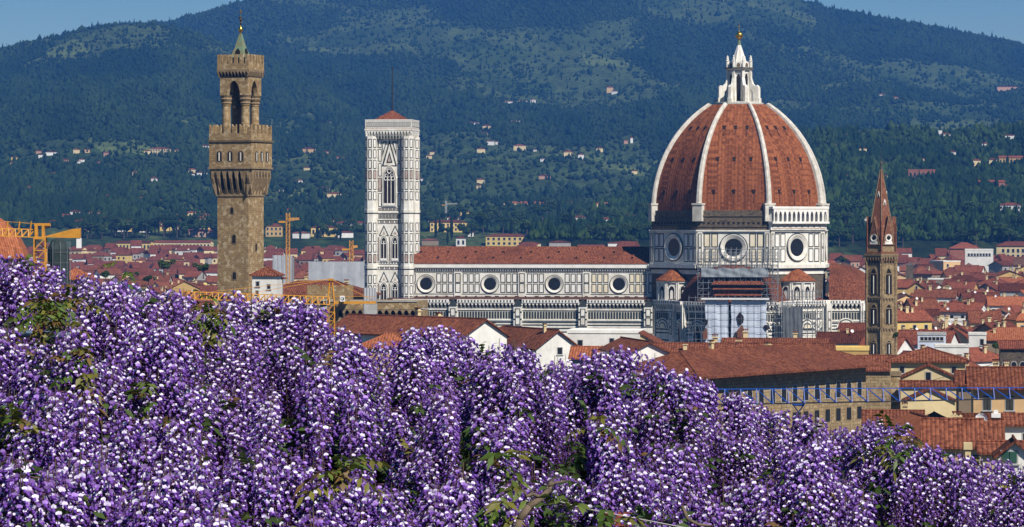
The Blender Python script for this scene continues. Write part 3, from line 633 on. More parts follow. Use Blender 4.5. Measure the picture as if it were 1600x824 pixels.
    b = MB(); b.lathe([(.25,113.3),(.5,113.5),(.35,113.7)]+[(1.32*math.sin(math.pi*i/10)+.02, 114.9-1.25*math.cos(math.pi*i/10)) for i in range(1,10)]+[(.2,116.2),(.1,116.6),(.07,117)], 20)
    b.box(-.09,-.09,116.4,.09,.09,119.2); b.box(-.65,-.08,117.9,.65,.08,118.1); b.build('gilt_ball_and_cross', M['gold'], L, smooth=False)
    # nave
    x0, x1 = -118., -27.5; v = 10.5
    b = MB(); b.box(x0, -v, 0, x1, v, 37.3, 0); b.M = Matrix.Translation((0, -v, 0))
    b.rect(x0, 36.0, x1, 37.5, 0, 1.0, 4); b.rect(x0, 35.5, x1, 36.0, 0, .6, 0); b.rect(x0, 34.9, x1, 35.5, 0, .06, 1)  # dark band under the cornice puts its shadow into the wall colour
    for i in range(110): b.rect(x0+.2+i*.83, 35.0, x0+.5+i*.83, 35.5, 0, .5, 0)
    b.rect(x0, 34.3, x1, 34.45, 0, .05, 1); b.rect(x0, 26.9, x1, 27.15, 0, .05, 1)
    for i in range(5): u = -29-22*i; b.rect(u-1.3, 26, u+1.3, 34.6, 0, .35, 0); panels(b, u-1.0, u+1.0, 27.4, 34.2, 1, 2, .35, .1, .3)
    for i in range(4):
        u = -40-22*i
        for sx in (-1, 1): panels(b, *((u+3.4, u+9.5) if sx > 0 else (u-9.5, u-3.4)), 27.3, 34.2, 3, 2, 0, .3, .3, 1, 5 if i == 0 else 4)
    b.build('nave_wall', S, t)
    for i in range(4):
        o = MB(Matrix.Translation((-40-22*i, -v, 0))); o.ring(0, 30.5, 3.2, 2.85, 0, .2, 1, 28); o.ring(0, 30.5, 2.95, 2.05, .02, .4, 0, 28, .02); o.disc(0, 30.5, 2.12, .08, 8, 24); o.build('oculus', S, t)
    b = MB(); b.add([(x0,-11.7,37.4),(x1+6,-11.7,37.4),(x1+6,0,43.2),(x0,0,43.2),(x0,11.7,37.4),(x1+6,11.7,37.4)], [(0,1,2,3),(3,2,5,4),(0,3,4),(1,5,2),(0,4,5,1)], 0)
    for i in range(9):
        for j in (0, 1): b.box(-112+i*9.5+j*3, -8.4+j*4, 39.2+j*1.9, -111.4+i*9.5+j*3, -7.9+j*4, 39.75+j*1.9, 1)
    b.build('nave_roof', [M['tile_near'], M['dark']], t)
    # lower walls: one way of dressing a face from z=0 to 25.4
    def lower(b, xa, xb, arches=True, bandmat=0, window=False):
        L_ = xb-xa; b.rect(xa, 24.4, xb, 25.5, 0, 1.1, 4)
        for i in range(int(L_/1.1)): b.rect(xa+.3+i*1.1, 24.55, xa+.75+i*1.1, 25.3, 1.1, 1.13, 1)
        machic(b, xa, xb, 22.3, 24.4, .9, max(2, int(L_/1.25)), 0, 1)
        b.rect(xa, 21.9, xb, 22.3, 0, .2, 0); b.rect(xa, 21.55, xb, 21.85, 0, .06, 1)
        panels(b, xa+.2, xb-.2, 18.9, 21.5, max(2, int(L_/.95)), 1, 0, .22, .16, 1, 1)
        b.rect(xa, 18.4, xb, 18.8, 0, .25, 0)
        for z in (17.6, 16.7, 15.6, 14.4, 12.0, 10.4, 8.0, 5.5, 2.5): b.rect(xa, z, xb, z+.42, 0, .05, 1)
        b.rect(xa, 13.0, xb, 13.5, 0, .3, 0)
        if arches:
            c = (xa+xb)/2
            for rr, mm, nn in ((3.3, 0, .25), (2.9, 1, .3), (2.5, 0, .36), (1.9, 1, .4), (1.5, 5, .45)): b.plate(arch(c-rr, c+rr, 16.3, 16.3, 16.3+rr), nn-.3 if nn > .26 else 0, nn, mm)
        if window:
            c = (xa+xb)/2; b.plate(arch(c-2.1, c+2.1, 2, 14.5, 18.6), 0, .4, 0); b.plate(arch(c-1.5, c+1.5, 3, 14.2, 17.6), .4, .45, 1); b.plate(arch(c-1.1, c+1.1, 3.5, 14.0, 16.8), .45, .5, 3)
            b.rect(c-.1, 3.5, c+.1, 14.5, .5, .58, 0)
    b = MB(); b.box(x0, -21, 0, x1+8, -v-.01, 25.0, 0); b.M = Matrix.Translation((0, -21, 0))
    for i in range(4): lower(b, -51-22*i+1.4, -29-22*i-1.4, False)
    for i in range(5):
        u = -29-22*i; b.rect(u-1.4, 0, u+1.4, 23.4, 0, 1.3, 0)
        for z in (2, 6, 10, 13.8, 16.2, 18.6, 21): b.rect(u-1.4, z, u+1.4, z+.5, 1.3, 1.35, 1)
        panels(b, u-1.0, u+1.0, 16.8, 22.6, 1, 2, 1.35, .2, .3); b.plate([(u-1.4, 23.4), (u+1.4, 23.4), (u, 25.9)], .2, 1.6, 1)
    b.M = None; b.build('aisle_wall', S, t)
    b = MB(); b.add([(x0,-21.9,25.45),(x1+8,-21.9,25.45),(x1+8,-v,26.2),(x0,-v,26.2)], [(0,1,2,3)], 0)
    for i in range(26): b.box(x0+2+i*3.4, -13.2, 25.7, x0+2.5+i*3.4+random.random()*1.5, -12.4, 26.5, 0)
    b.build('aisle_roof', [M['tile_old']], t)
    # wide octagonal base, its diagonal faces carry the little exedrae
    Rb = 36.5; ab = Rb*math.cos(math.pi/8); hb = Rb*math.sin(math.pi/8)
    b = MB(); b.prism(octo(Rb), octo(Rb), 0, 25.2, 0)
    for k in (-2, -1, 0, 1, 2):
        b.M = frame(k*math.pi/4, ab)
        for j in (-1, 0, 1): lower(b, j*hb*.66-hb*.33+.1, j*hb*.66+hb*.33-.1)
        for s in (-1, -.33, .33, 1): b.rect(s*hb-.9, 0, s*hb+.9, 22.4, 0, .7, 0); panels(b, s*hb-.7, s*hb+.7, 14, 22, 1, 3, .7, .2, .25)
    b.build('base_wall', S, t)
    b = MB(); b.prism(octo(Rb), octo(Rd-.5), 25.2, 26.2, 7); b.build('base_roof', S, t)
    for k in (-1, 1):
        e = MB(Matrix.Rotation(k*math.pi/4, 4, 'Z')); cy = -ad+1.2; r = 6.3
        e.lathe([(r,25.4),(r,31.3),(r+.6,31.4),(r+.6,31.9),(r,32.0)], 20, 0, 0, cy)
        for i in range(-3, 4):
            e.M = Matrix.Rotation(k*math.pi/4, 4, 'Z') @ Matrix.Translation((0, cy, 0)) @ frame(i*math.pi/5.2, r)
            e.plate(arch(-1.25,1.25,25.9,29.3,30.7), 0, .12, 0); e.plate(arch(-.95,.95,26.0,29.1,30.2), .12, .17, 3); e.plate(arch(-.5,.5,26.0,28.2,28.9), .17, .22, 0)
            e.M = Matrix.Rotation(k*math.pi/4, 4, 'Z') @ Matrix.Translation((0, cy, 0)) @ frame((i+.5)*math.pi/5.2, r); e.tube((-.3,-.3,25.4),(-.3,-.3,31.3),.22,4,6); e.tube((.3,-.3,25.4),(.3,-.3,31.3),.22,4,6)
        ex = e.build('exedra', S, t)
        e = MB(Matrix.Rotation(k*math.pi/4, 4, 'Z')); e.lathe([(r+.9,31.9),(r+.8,32.2),(.25,37.0),(0,37.2)], 20, 0, 0, cy); e.build('cone_roof', [M['dome']], ex)
    # the three tribunes: half decagons with a shallow tiled half dome
    for ang, nm in ((0, 's'), (math.pi/2, 'e')):
        T0 = Matrix.Rotation(ang, 4, 'Z') @ Matrix.Translation((0, -31, 0)); rt = 19.0
        q = [(rt*math.cos(math.pi*i/5), -rt*math.sin(math.pi*i/5)) for i in range(6)]
        b = MB(T0); b.prism([q[i] for i in range(5, -1, -1)][::-1]+[(-rt, 6), (rt, 6)], [q[i] for i in range(5, -1, -1)][::-1]+[(-rt, 6), (rt, 6)], 0, 25.2, 0)
        for i in range(-2, 3):
            f = rt*math.sin(math.pi/10); b.M = T0 @ frame(i*math.pi/5, rt*math.cos(math.pi/10))
            lower(b, -f+.9, f-.9, True, window=True)
            for s in (-1, 1): b.rect(s*f-.9, 0, s*f+.9, 24.5, -.5, .9, 0); panels(b, s*f-.7, s*f+.7, 13, 22, 1, 3, .9, .2, .25)
        tr = b.build('tribune', S, t)
        b = MB(T0); n = 10; prof = [(17.6, 25.3), (17.2, 27.2), (16.0, 30.0), (13.6, 32.9), (10.0, 35.3), (5.5, 36.9), (.5, 37.6)]
        vs = []
        for r_, z_ in prof: vs += [(r_*math.cos(math.pi*i/n), -r_*math.sin(math.pi*i/n), z_) for i in range(n+1)]
        b.add(vs, [(j*(n+1)+i, (j+1)*(n+1)+i, (j+1)*(n+1)+i+1, j*(n+1)+i+1) for j in range(6) for i in range(n)], 0); b.build('half_dome', [M['tile_near']], tr)
    return t
cath = cathedral()
CM = Matrix.Translation((X(1155, 1150), 1150, 0)) @ Matrix.Rotation(R(-7.5), 4, 'Z')
def scaffold():
    t = thing('scaffolding', 'grey tube scaffolding with hanging sheets round the south apse under the dome', 'scaffolding', CM @ Vector((3, -53, 0)), R(-7.5))
    def grid(mb, x0, x1, y0, y1, z0, z1, sx=1.7, sz=1.9, r=.095, diag=True):
        nx = max(1, round((x1-x0)/sx)); nz = max(1, round((z1-z0)/sz))
        for i in range(nx+1):
            x = x0+(x1-x0)*i/nx
            for y in (y0, y1): mb.tube((x, y, z0), (x, y, z1+.6), r)
        for j in range(nz+1):
            z = z0+(z1-z0)*j/nz
            for y in (y0, y1): mb.tube((x0, y, z), (x1, y, z), r); 
            for i in range(0, nx+1): mb.tube((x0+(x1-x0)*i/nx, y0, z), (x0+(x1-x0)*i/nx, y1, z), r*.8)
            if j < nz and diag:
                for i in range(0, nx, 2): mb.tube((x0+(x1-x0)*i/nx, y0, z), (x0+(x1-x0)*(i+1)/nx, y0, z+(z1-z0)/nz), r*.7)
    b = MB(); grid(b, -16, 14, 0, 2, 0, 27, 2.1, 2.2, .05, False); grid(b, -13.5, 12.5, 6, 9, 26, 41.5); grid(b, 14, 27, 6, 8, 0, 29, 1.6, 1.8); b.M = Matrix.Translation((-10, 18, 0)); grid(b, -2, 22, 0, 2, 33, 42.5); b.M = None
    b.build('tube_frame', M['pipe'], t)
    b = MB()
    for z in (29.2, 31.3, 33.4, 35.4, 37.4, 39.4): b.box(-13.6, 6.2, z, 12.6, 8.8, z+.14)
    for z in (4, 8, 12, 16, 20, 24): b.box(14, 6.2, z, 27, 7.8, z+.1); b.box(-16, .2, z, -11, 1.8, z+.1)
    b.build('deck', M['lead'], t)
    def cloth(name, x0, x1, z0, z1, y, m, n=26, top=None):
        xs = np.linspace(x0, x1, n+1); mb = MB(); vs = []
        for i, x in enumerate(xs):
            for j in range(9): z = z0+(z1-z0)*j/8; vs.append((x+.12*math.sin(z*1.3+i), y-.09*math.sin(i*1.9+j*.25)-.08*math.sin(i*.7+j), z+(.25*math.sin(i*.9) if j == 8 else 0)))
        mb.add(vs, [(i*9+j, (i+1)*9+j, (i+1)*9+j+1, i*9+j+1) for i in range(n) for j in range(8)], 0); return mb.build(name, m, t)
    cloth('sheet', -10.6, -3.2, 2, 26.3, .35, M['sheet'], 8); cloth('sheet', -2.2, 9.2, 2, 26.2, .35, M['sheet'], 11)
    cloth('upper_sheet', -12.4, 9.5, 33.6, 36.5, 5.4, mat('pale_net', (.26, .29, .31), .25, .4)); cloth('dark_net', 14.2, 20.5, 3, 24, 5.6, mat('grey_net', (.13, .14, .15), .3, .4), 16)
    # ragged patches that stand for the picture printed on the sheet
    rr = random.Random(4)
    def print_blotch(cx, cz, w, h, m, y):
        pts = [(cx+w*(.6+.5*rr.random())*math.cos(k*.571), cz+h*(.6+.5*rr.random())*math.sin(k*.571)) for k in range(11)]
        b = MB(Matrix.Translation((0, y, 0))); b.plate(pts, 0, .12, 0); b.build('print_patch', m, t)
    print_blotch(.8, 20.2, 1.5, 2.2, M['dark'], .12); print_blotch(.9, 15.2, 1.3, 3.6, M['brick'], .04); print_blotch(1.9, 12.6, 1.5, 1.2, M['trim_white'], -.08); print_blotch(-.6, 13.3, .9, 3.4, M['dark'], .1)
    print_blotch(-10.6, 15.0, 1.0, 2.6, M['brick'], .12); print_blotch(-10.2, 19.0, .7, 1.2, M['dark'], .1); print_blotch(9.3, 17.5, 1.1, 1.0, M['dark'], .1); print_blotch(10.2, 12.6, 1.6, 1.4, M['trim_white'], .04); print_blotch(12.4, 11.2, 1.3, 1.5, M['sheet'], -.02)
    # tile courses of the half-finished apse roof and site canopy
    b = MB()
    for z, d in ((27.6, 2.2), (29.6, 1.8), (31.2, 1.4)): b.add([(-10.5+d,4.4,z),(9.8-d,4.4,z),(8.6-d,6.4,z+1.2),(-9.3+d,6.4,z+1.2)], [(0,1,2,3)], 0); b.box(-10.5+d, 4.45, z-.25, 9.8-d, 6.3, z-.03, 1)
    b.build('apse_tile_courses', [M['tile_near'], M['dark']], t)
    b = MB(); b.box(-12, -.9, 26.4, 10, 3.2, 26.8); b.build('white_canopy', M['trim_white'], t)
scaffold()

# ------------------------------------------------------------------ the six-sided brick spire
def spire_tower():
    Y = 850; t = thing('spire_tower', 'slender six-sided stone bell tower with pointed brick spire', 'bell tower', (X(1377, Y), Y, 0), R(-6.2))
    Rr = 4.2; ap = Rr*math.cos(math.pi/6); f = Rr*.5
    hexa = lambda r: [(r*math.cos(-math.pi/2+i*math.pi/3), r*math.sin(-math.pi/2+i*math.pi/3)) for i in range(6)]
    S = [M['bad'], M['pvtrim'], M['dark'], M['brick'], M['marble']]
    b = MB(); b.prism(hexa(Rr), hexa(Rr), 0, 43.4, 0)
    for k in range(6):
        b.M = frame((k+.5)*math.pi/3, ap)
        for z in (25.0, 32.6): b.rect(-f-.2, z, f+.2, z+.4, 0, .3, 1); machic(b, -f, f, z-1.0, z, .25, 5, 1)
        for s in (-1, 1): b.rect(s*f-.35, 0, s*f+.35, 43.3, -.2, .12, 0)
    b.build('tower_body', S, t)
    def bif(mb, w, z0, zs, zt):
        mb.plate(arch(-w/2-.35, w/2+.35, z0, zs, zt+.4), 0, .12, 1); mb.plate(arch(-w/2, w/2, z0, zs, zt), .12, .16, 2); mb.tube((0,-.25,z0),(0,-.25,zs),.12,4,6)
        mb.plate([(-w/2,zs),(-.07,zs),(-.07,zs+.9),(0,zt),(.07,zs+.9),(.07,zs),(w/2,zs),(w/2,zs+.25),(w/4,zs+.8),(.2,zt-.2),(0,zt+.02),(-.2,zt-.2),(-w/4,zs+.8),(-w/2,zs+.25)][:7]+[(w/2,zs-.001)], .16, .18, 3) if False else None
        mb.rect(-w/2, zs+.35, w/2, zs+.6, .16, .2, 1)
    for k in range(6):
        Mx = frame((k+.5)*math.pi/3, ap)
        put_window('window', t, Mx, lambda mb: bif(mb, 1.7, 33.7, 38.2, 40.0), S); put_window('window', t, Mx, lambda mb: bif(mb, 1.7, 26.2, 29.6, 31.0), S); put_window('window', t, Mx, lambda mb: bif(mb, 1.3, 18.7, 21.0, 22.0), S)
    b = MB()
    for k in range(6): b.M = frame((k+.5)*math.pi/3, ap); machic(b, -f-.2, f+.2, 40.9, 43.2, .5, 6, 1, 2); b.rect(-f-.4, 42.0, f+.4, 42.4, 0, .2, 3)
    b.M = None; b.prism(hexa(Rr+.7), hexa(Rr+.75), 43.2, 43.7, 1); b.prism(hexa(Rr+.2), hexa(Rr+.2), 43.7, 44.2, 3); b.build('cornice', S, t)
    b = MB(); b.prism(hexa(Rr-.25), hexa(Rr-.35), 44.2, 45.9, 4); b.prism(hexa(Rr-.15), hexa(.25), 45.9, 65.0, 0, False)
    for i in range(6):
        p = hexa(1)[i]; b.tube((p[0]*(Rr-.1), p[1]*(Rr-.1), 45.9), (p[0]*.25, p[1]*.25, 65.0), .13, 1, 6, .08)
    b.build('spire', [M['brick'], M['pvtrim'], M['dark'], M['marble'], M['bad']], t)
    for k in range(6):
        b = MB(frame((k+.5)*math.pi/3, ap-.1)); b.plate([(-1.6,45.9),(1.6,45.9),(0,53.0)], -.9, .12, 0); b.plate([(-1.2,46.1),(1.2,46.1),(.9,47.0),(-.9,47.0)], .12, .14, 3)
        b.ring(0, 47.7, .95, .55, .12, .24, 3, 12)
        for dx, dz in ((.28,0),(-.28,0),(0,.28),(0,-.28)): b.disc(dx, 47.7+dz, .3, .2, 2, 8)
        for s in (-1, 1): b.tube((s*1.6,-.1,45.9), (0,-.1,53.0), .08, 1, 4)
        b.build('gable', [M['brick'], M['pvtrim'], M['dark'], M['marble']], t)
    for k in range(6):
        zz = 56.3 if k % 2 == 0 else 58.2; rr_ = (Rr-.15)*(65-zz)/19.3*.866
        put_window('dormer', t, frame((k+.5)*math.pi/3, rr_-.1), lambda mb: (mb.plate([(-.35,zz-.9),(.35,zz-.9),(.35,zz+.2),(0,zz+1.2),(-.35,zz+.2)], -.3, .3, 3), mb.plate([(-.18,zz-.6),(.18,zz-.6),(.18,zz+.1),(0,zz+.5),(-.18,zz+.1)], .3, .33, 2)), [M['brick'], M['concrete'], M['dark'], M['marble']])
    for i in range(6):
        p = hexa(Rr-.1)[i]; b = MB(Matrix.Translation((p[0], p[1], 0))); b.prism([(.28,0),(0,.28),(-.28,0),(0,-.28)], [(.22,0),(0,.22),(-.22,0),(0,-.22)], 44.2, 50.2, 0); b.prism([(.3,0),(0,.3),(-.3,0),(0,-.3)], [(.02,0),(0,.02),(-.02,0),(0,-.02)], 50.2, 52.2, 0); b.build('pinnacle', M['brick'], t)
    b = MB(); b.lathe([(.28,64.6),(.34,65.2),(.2,65.8),(.3,66.2),(.1,66.9),(.03,67.6)], 8); b.tube((0,0,67),(0,0,70.2),.04); b.build('finial', M['lead'], t)
spire_tower()
# ================================================================== the town
MESH = {}
def cached(key, fn, mats):
    """mesh data built once and shared"""
    if key not in MESH:
        mb = MB(); fn(mb); o = mb.build('shared', mats); MESH[key] = o.data; bpy.data.objects.remove(o)
    return MESH[key]
def window_mesh(w, h, kind):
    def f(mb):
        if kind == 'plain': mb.rect(-w/2-.2, -h/2-.2, w/2+.2, h/2+.3, -.1, .05, 3); mb.rect(-w/2, -h/2, w/2, h/2, .05, .08, 0)
        elif kind == 'arch': mb.plate(arch(-w/2-.2, w/2+.2, -h/2-.15, h/2-w/2, h/2+.2), -.1, .07, 1); mb.plate(arch(-w/2, w/2, -h/2, h/2-w/2, h/2), .07, .1, 0)
        else:
            mb.rect(-w/2-.16, -h/2-.16, w/2+.16, h/2+.16, -.1, .05, 1); mb.rect(-w/2, -h/2, w/2, h/2, .05, .08, 0)
            mb.rect(-w/2-.3, -h/2-.28, w/2+.3, -h/2-.16, -.1, .2, 1)
            if kind == 'shut':
                mb.rect(-w/2, -h/2, -.04, h/2, .08, .13, 2); mb.rect(.04, -h/2, w/2, h/2, .08, .13, 2)
    return cached(('win', w, h, kind), f, [M['glass'], M['concrete'], M['shutter'] if w < 1.4 else M['shutter_green'], M['rust']])
def chimney_mesh():
    def f(mb): mb.box(-.4,-.3,-1.6,.4,.3,1.1,0); mb.box(-.55,-.45,1.1,.55,.45,1.25,0); mb.box(-.5,-.4,1.55,.5,.4,1.7,1); [mb.box(x-.06,-.25,1.25,x+.06,.25,1.55,0) for x in (-.35,0,.35)]
    return cached('chim', f, [M['w_cream'], M['tile']])
def dish_mesh():
    def f(mb): mb.lathe([(.02,0),(.3,.05),(.5,.16)],10,0); mb.tube((0,0,-1.2),(0,0,.03),.04,1)
    return cached('dish', f, [M['trim_white'], M['iron']])
def house(name, label, cat, p, ang, w, d, h, roof='gable', rise=2.5, over=.6, wall='w_cream', tile='tile', wins=(), sides=(), chim=0, group=None, ground=0., th=.28, extra=None):
    """walls p -> p+w along ang (front faces the terrace), depth d; roof: gable (ridge along the front), front (gable faces us), hip, shed, flat"""
    t = thing(name, label, cat, (p[0], p[1], ground), ang, group); h = h-ground
    b = MB(); b.add([(0,0,-2),(w,0,-2),(w,d,-2),(0,d,-2),(0,0,h),(w,0,h),(w,d,h),(0,d,h)], [(0,1,5,4),(1,2,6,5),(2,3,7,6),(3,0,4,7),(4,5,6,7)])
    if roof == 'gable': b.add([(0,0,h),(0,d,h),(0,d/2,h+rise-.02),(w,0,h),(w,d,h),(w,d/2,h+rise-.02)], [(0,2,1),(3,4,5)])
    if roof == 'front': b.add([(0,0,h),(w,0,h),(w/2,0,h+rise-.02),(0,d,h),(w,d,h),(w/2,d,h+rise-.02)], [(0,1,2),(3,5,4)])
    if roof == 'shed': b.add([(0,0,h),(w,0,h),(0,d,h),(w,d,h),(0,0,h+rise-.02),(0,d,h+rise-.02)], [(0,1,4),(2,5,3),(0,4,5,2)])
    wallo = b.build('wall', M[wall], t)
    r = MB(); o = over
    def slab(q):   # q: four corners, given thickness downwards
        vs = q+[(x, y, z+th) for x, y, z in q]; r.add(vs, [(3,2,1,0),(4,5,6,7),(0,1,5,4),(1,2,6,5),(2,3,7,6),(3,0,4,7)])
    if roof == 'gable':
        s = rise/(d/2); slab([(-o,-o,h-o*s+.02),(w+o,-o,h-o*s+.02),(w+o,d/2,h+rise+.02),(-o,d/2,h+rise+.02)]); slab([(-o,d/2,h+rise+.02),(w+o,d/2,h+rise+.02),(w+o,d+o,h-o*s+.02),(-o,d+o,h-o*s+.02)])
        r.tube((-o,d/2,h+rise+th+.05),(w+o,d/2,h+rise+th+.05),.16,0,5)
    elif roof == 'front':
        s = rise/(w/2); slab([(-o,-o,h-o*s+.02),(w/2,-o,h+rise+.02),(w/2,d+o,h+rise+.02),(-o,d+o,h-o*s+.02)]); slab([(w/2,-o,h+rise+.02),(w+o,-o,h-o*s+.02),(w+o,d+o,h-o*s+.02),(w/2,d+o,h+rise+.02)])
        r.tube((w/2,-o,h+rise+th+.05),(w/2,d+o,h+rise+th+.05),.16,0,5)
    elif roof == 'shed': slab([(-o,-o,h+rise+.02),(w+o,-o,h+.02),(w+o,d+o,h+.02),(-o,d+o,h+rise+.02)])
    elif roof == 'hip':
        k = min(w, d)/2*.98; A = [(-o,-o),(w+o,-o),(w+o,d+o),(-o,d+o)]
        r0 = (k, d/2) if w >= d else (w/2, k); r1 = (w-k, d/2) if w >= d else (w/2, d-k)
        vs = [(x,y,h+.02) for x,y in A]+[(x,y,h+.02+th) for x,y in A]+[(r0[0],r0[1],h+rise+th),(r1[0],r1[1],h+rise+th)]
        fs = [(3,2,1,0),(0,1,5,4),(1,2,6,5),(2,3,7,6),(3,0,4,7)]
        fs += [(4,5,9,8),(5,6,9),(6,7,8,9),(7,4,8)] if w >= d else [(4,5,8),(5,6,9,8),(6,7,9),(7,4,8,9)]
        r.add(vs, fs)
        for c, e in ((4, 8), (5, 9 if w >= d else 8), (8, 9)): r.tube(vs[c], vs[e], .15, 0, 5)
    else:
        r.box(-.15,-.15,h+.01,w+.15,.25,h+.7); r.box(-.15,d-.25,h+.01,w+.15,d+.15,h+.7); r.box(-.15,.25,h+.01,.25,d-.25,h+.7); r.box(w-.25,.25,h+.01,w+.15,d-.25,h+.7); r.box(.25,.25,h+.01,w-.25,d-.25,h+.1)
    ro = r.build('roof', M[tile], t)
    for (x, z, ww, hh, kind) in wins: link('window', window_mesh(ww, hh, kind), t, (x, 0, z-ground))
    for (side, y, z, ww, hh, kind) in sides:
        q = link('window', window_mesh(ww, hh, kind), t, (w if side > 0 else 0, y if side > 0 else y, z-ground)); q.rotation_euler = (0, 0, R(90 if side > 0 else -90))
    for _ in range(chim):
        u, v = random.uniform(.15, .85), random.uniform(.2, .8)
        zz = h+rise*(1-abs(v-.5)*2) if roof in ('gable', 'hip') else h+rise*(1-abs(u-.5)*2) if roof == 'front' else h
        q = link('chimney', chimney_mesh(), ro, (u*w, v*d, zz+.5)); q.scale = (random.uniform(.8, 1.3),)*3
    return t
def span(px0, Y0, px1, Y1): 
    a = Vector((X(px0, Y0), Y0)); b = Vector((X(px1, Y1), Y1)); dlt = b-a
    return (a.x, a.y), math.atan2(dlt.y, dlt.x), dlt.length
def near(name, label, cat, px0, Y0, px1, Y1, eave, d, **kw):
    """building whose front runs between two sight lines, eave seen at photo row eave (at its middle)"""
    if not kw.pop('rot', False): Y1 = Y0-.11*(X(px1, Y0)-X(px0, Y0))
    p, a, w = span(px0, Y0, px1, Y1); h = Z(eave, (Y0+Y1)/2)
    f = kw.pop('winf', None); s = kw.pop('sidef', None)
    if f: kw['wins'] = f(w, h)
    if s: kw['sides'] = s(d, h)
    return house(name, label, cat, p, a, w, d, h, **kw)
def row(n, z, ww, hh, kind='rect', m=.08): return lambda w, h: [(w*m+(w*(1-2*m))*(i+.5)/n, h-z, ww, hh, kind) for i in range(n)]
def rows(*rs): return lambda w, h: [q for r in rs for q in r(w, h)]
def srow(n, z, ww, hh, side=1, kind='rect'): return lambda d, h: [(side, d*(i+.5)/n, h-z, ww, hh, kind) for i in range(n)]
# --- the large buildings just below the garden
near('stone_palace', 'long rusticated brown stone palace with wide overhanging tiled roof behind blue jib', 'palace', 1085, 590, 1353, 640, 582, 16, rot=True, roof='hip', rise=4.0, over=2.7, wall='rust', tile='tile_near', th=.4,
     winf=rows(row(15, 3.9, 1.6, 3.0, 'arch', .01), row(15, 8.6, 1.7, 2.3, 'plain', .01), row(15, 14.2, 1.8, 2.4, 'plain', .01)), chim=3)
near('long_roofed_house', 'low wide house with long dark red roof behind the stone palace', 'house', 1022, 690, 1300, 700, 561, 15, roof='gable', rise=2.6, wall='w_brown', tile='tile_near', winf=row(12, 2.2, .9, 1.2), chim=3)
near('arched_loggia', 'cream wall with three blind arches and slanting roof near the scaffolding', 'loggia', 1000, 720, 1039, 726, 545, 14, roof='shed', rise=3.2, over=.3, wall='w_cream', tile='tile_near', winf=row(3, 2.6, 1.15, 2.9, 'arch', .06))
near('white_block', 'long plain white walled building with two small windows below the nave', 'house', 887, 745, 1002, 738, 521, 12, roof='flat', wall='w_white', tile='w_white', winf=lambda w, h: [(w*.17, h-2.2, 1.0, 1.3, 'rect'), (w*.6, h-1.6, .9, .9, 'rect'), (w*.35, h-5, .9, 1.2, 'rect')])
near('gabled_house', 'house with broad red roof and white gable end among wisteria tips', 'house', 758, 715, 838, 690, 541, 9.5, rot=True, roof='gable', rise=3.4, wall='w_white', tile='tile_near', sidef=lambda d, h: [(1, d*.55, h-.6, 1.0, 1.3, 'rect')], chim=1)
near('hipped_house', 'low red hipped roof joined behind the white gable house', 'house', 744, 730, 822, 735, 534, 12, roof='hip', rise=3.0, wall='w_cream', tile='tile_near', chim=1)
near('long_red_house', 'long red roofed house with white gable end below the crenellated wall', 'house', 512, 655, 722, 625, 523, 11, rot=True, roof='gable', rise=3.0, wall='w_white', tile='tile_near', winf=row(9, 2.4, .9, 1.4, 'shut'), chim=2)
near('orange_roof_house', 'small orange roofed house showing between lilac blooms and dark roofs', 'house', 560, 600, 650, 590, 545, 9, roof='hip', rise=2.2, wall='w_peach', tile='tile_orange')
near('small_white_house', 'small white house with red roof in front of the arched loggia', 'house', 940, 622, 982, 600, 549, 7.5, rot=True, roof='gable', rise=1.8, wall='w_white', tile='tile_near', sidef=lambda d, h: [(1, d*.5, h-2.2, .8, 1.0, 'rect')])
near('low_tiled_house', 'very low orange tiled roof at the foot of the long white wall', 'house', 893, 640, 946, 640, 560, 9, roof='gable', rise=1.7, wall='w_grey', tile='tile_orange')
near('firewall_house', 'low house with red roof and pale parapet beside the scaffolding foot', 'house', 1130, 745, 1290, 752, 541, 9, roof='gable', rise=1.2, wall='w_yellow', tile='tile_near', winf=row(6, 2.0, .9, 1.3, 'shut'), chim=2)
near('yellow_arcade', 'ochre yellow house with row of arched openings left of the spire', 'house', 1290, 705, 1357, 708, 548, 9, roof='flat', wall='w_ochre', tile='w_yellow', winf=row(4, 2.0, 1.3, 2.0, 'arch'))
near('cream_terrace_house', 'cream house with two dark windows and red roof behind spire base', 'house', 1313, 1000, 1362, 1000, 517, 10, roof='gable', rise=1.8, wall='w_cream', tile='tile', winf=row(2, 2.2, .9, 1.6))
near('brown_wall_house', 'brown stone house with red roof right below the spire', 'house', 1342, 668, 1398, 672, 579, 12, roof='gable', rise=2.4, wall='rust', tile='tile_near')
# church like front with stacked gables
near('parish_church', 'yellow church front with wide hipped roof above two stepped gables', 'church', 1392, 566, 1508, 572, 567, 13, roof='hip', rise=2.1, over=.7, wall='w_cream', tile='tile_near', winf=lambda w, h: [(w*.15, h-1.2, .7, 1.0, 'rect'), (w*.85, h-1.2, .7, 1.0, 'rect')])
near('gabled_porch', 'cream gabled church porch with one small dark window in its pediment', 'church', 1402, 556, 1499, 561, 594, 5, roof='front', rise=2.3, over=.35, wall='w_cream', tile='tile_near', winf=lambda w, h: [(w*.5, h+.6, .8, 1.3, 'rect')])
near('lean_to', 'narrow red lean-to roof strip across the cream church porch', 'lean-to', 1408, 548, 1494, 552, 606, 3.0, roof='gable', rise=.7, over=.3, wall='w_cream', tile='tile_near')
near('lower_gable_house', 'lowest cream gable below the church porch behind the blue jib', 'house', 1412, 538, 1492, 542, 628, 5, roof='front', rise=1.9, over=.35, wall='w_cream', tile='tile_near')
for px, lab in ((1392, 'brown stone pier on the side of the church near spire'), (1502, 'brown stone pier between the church and the peach house')):
    near('stone_pier', lab, 'pier', px, 552, px+15, 552, 588, 3, roof='flat', wall='pv', tile='pvtrim')
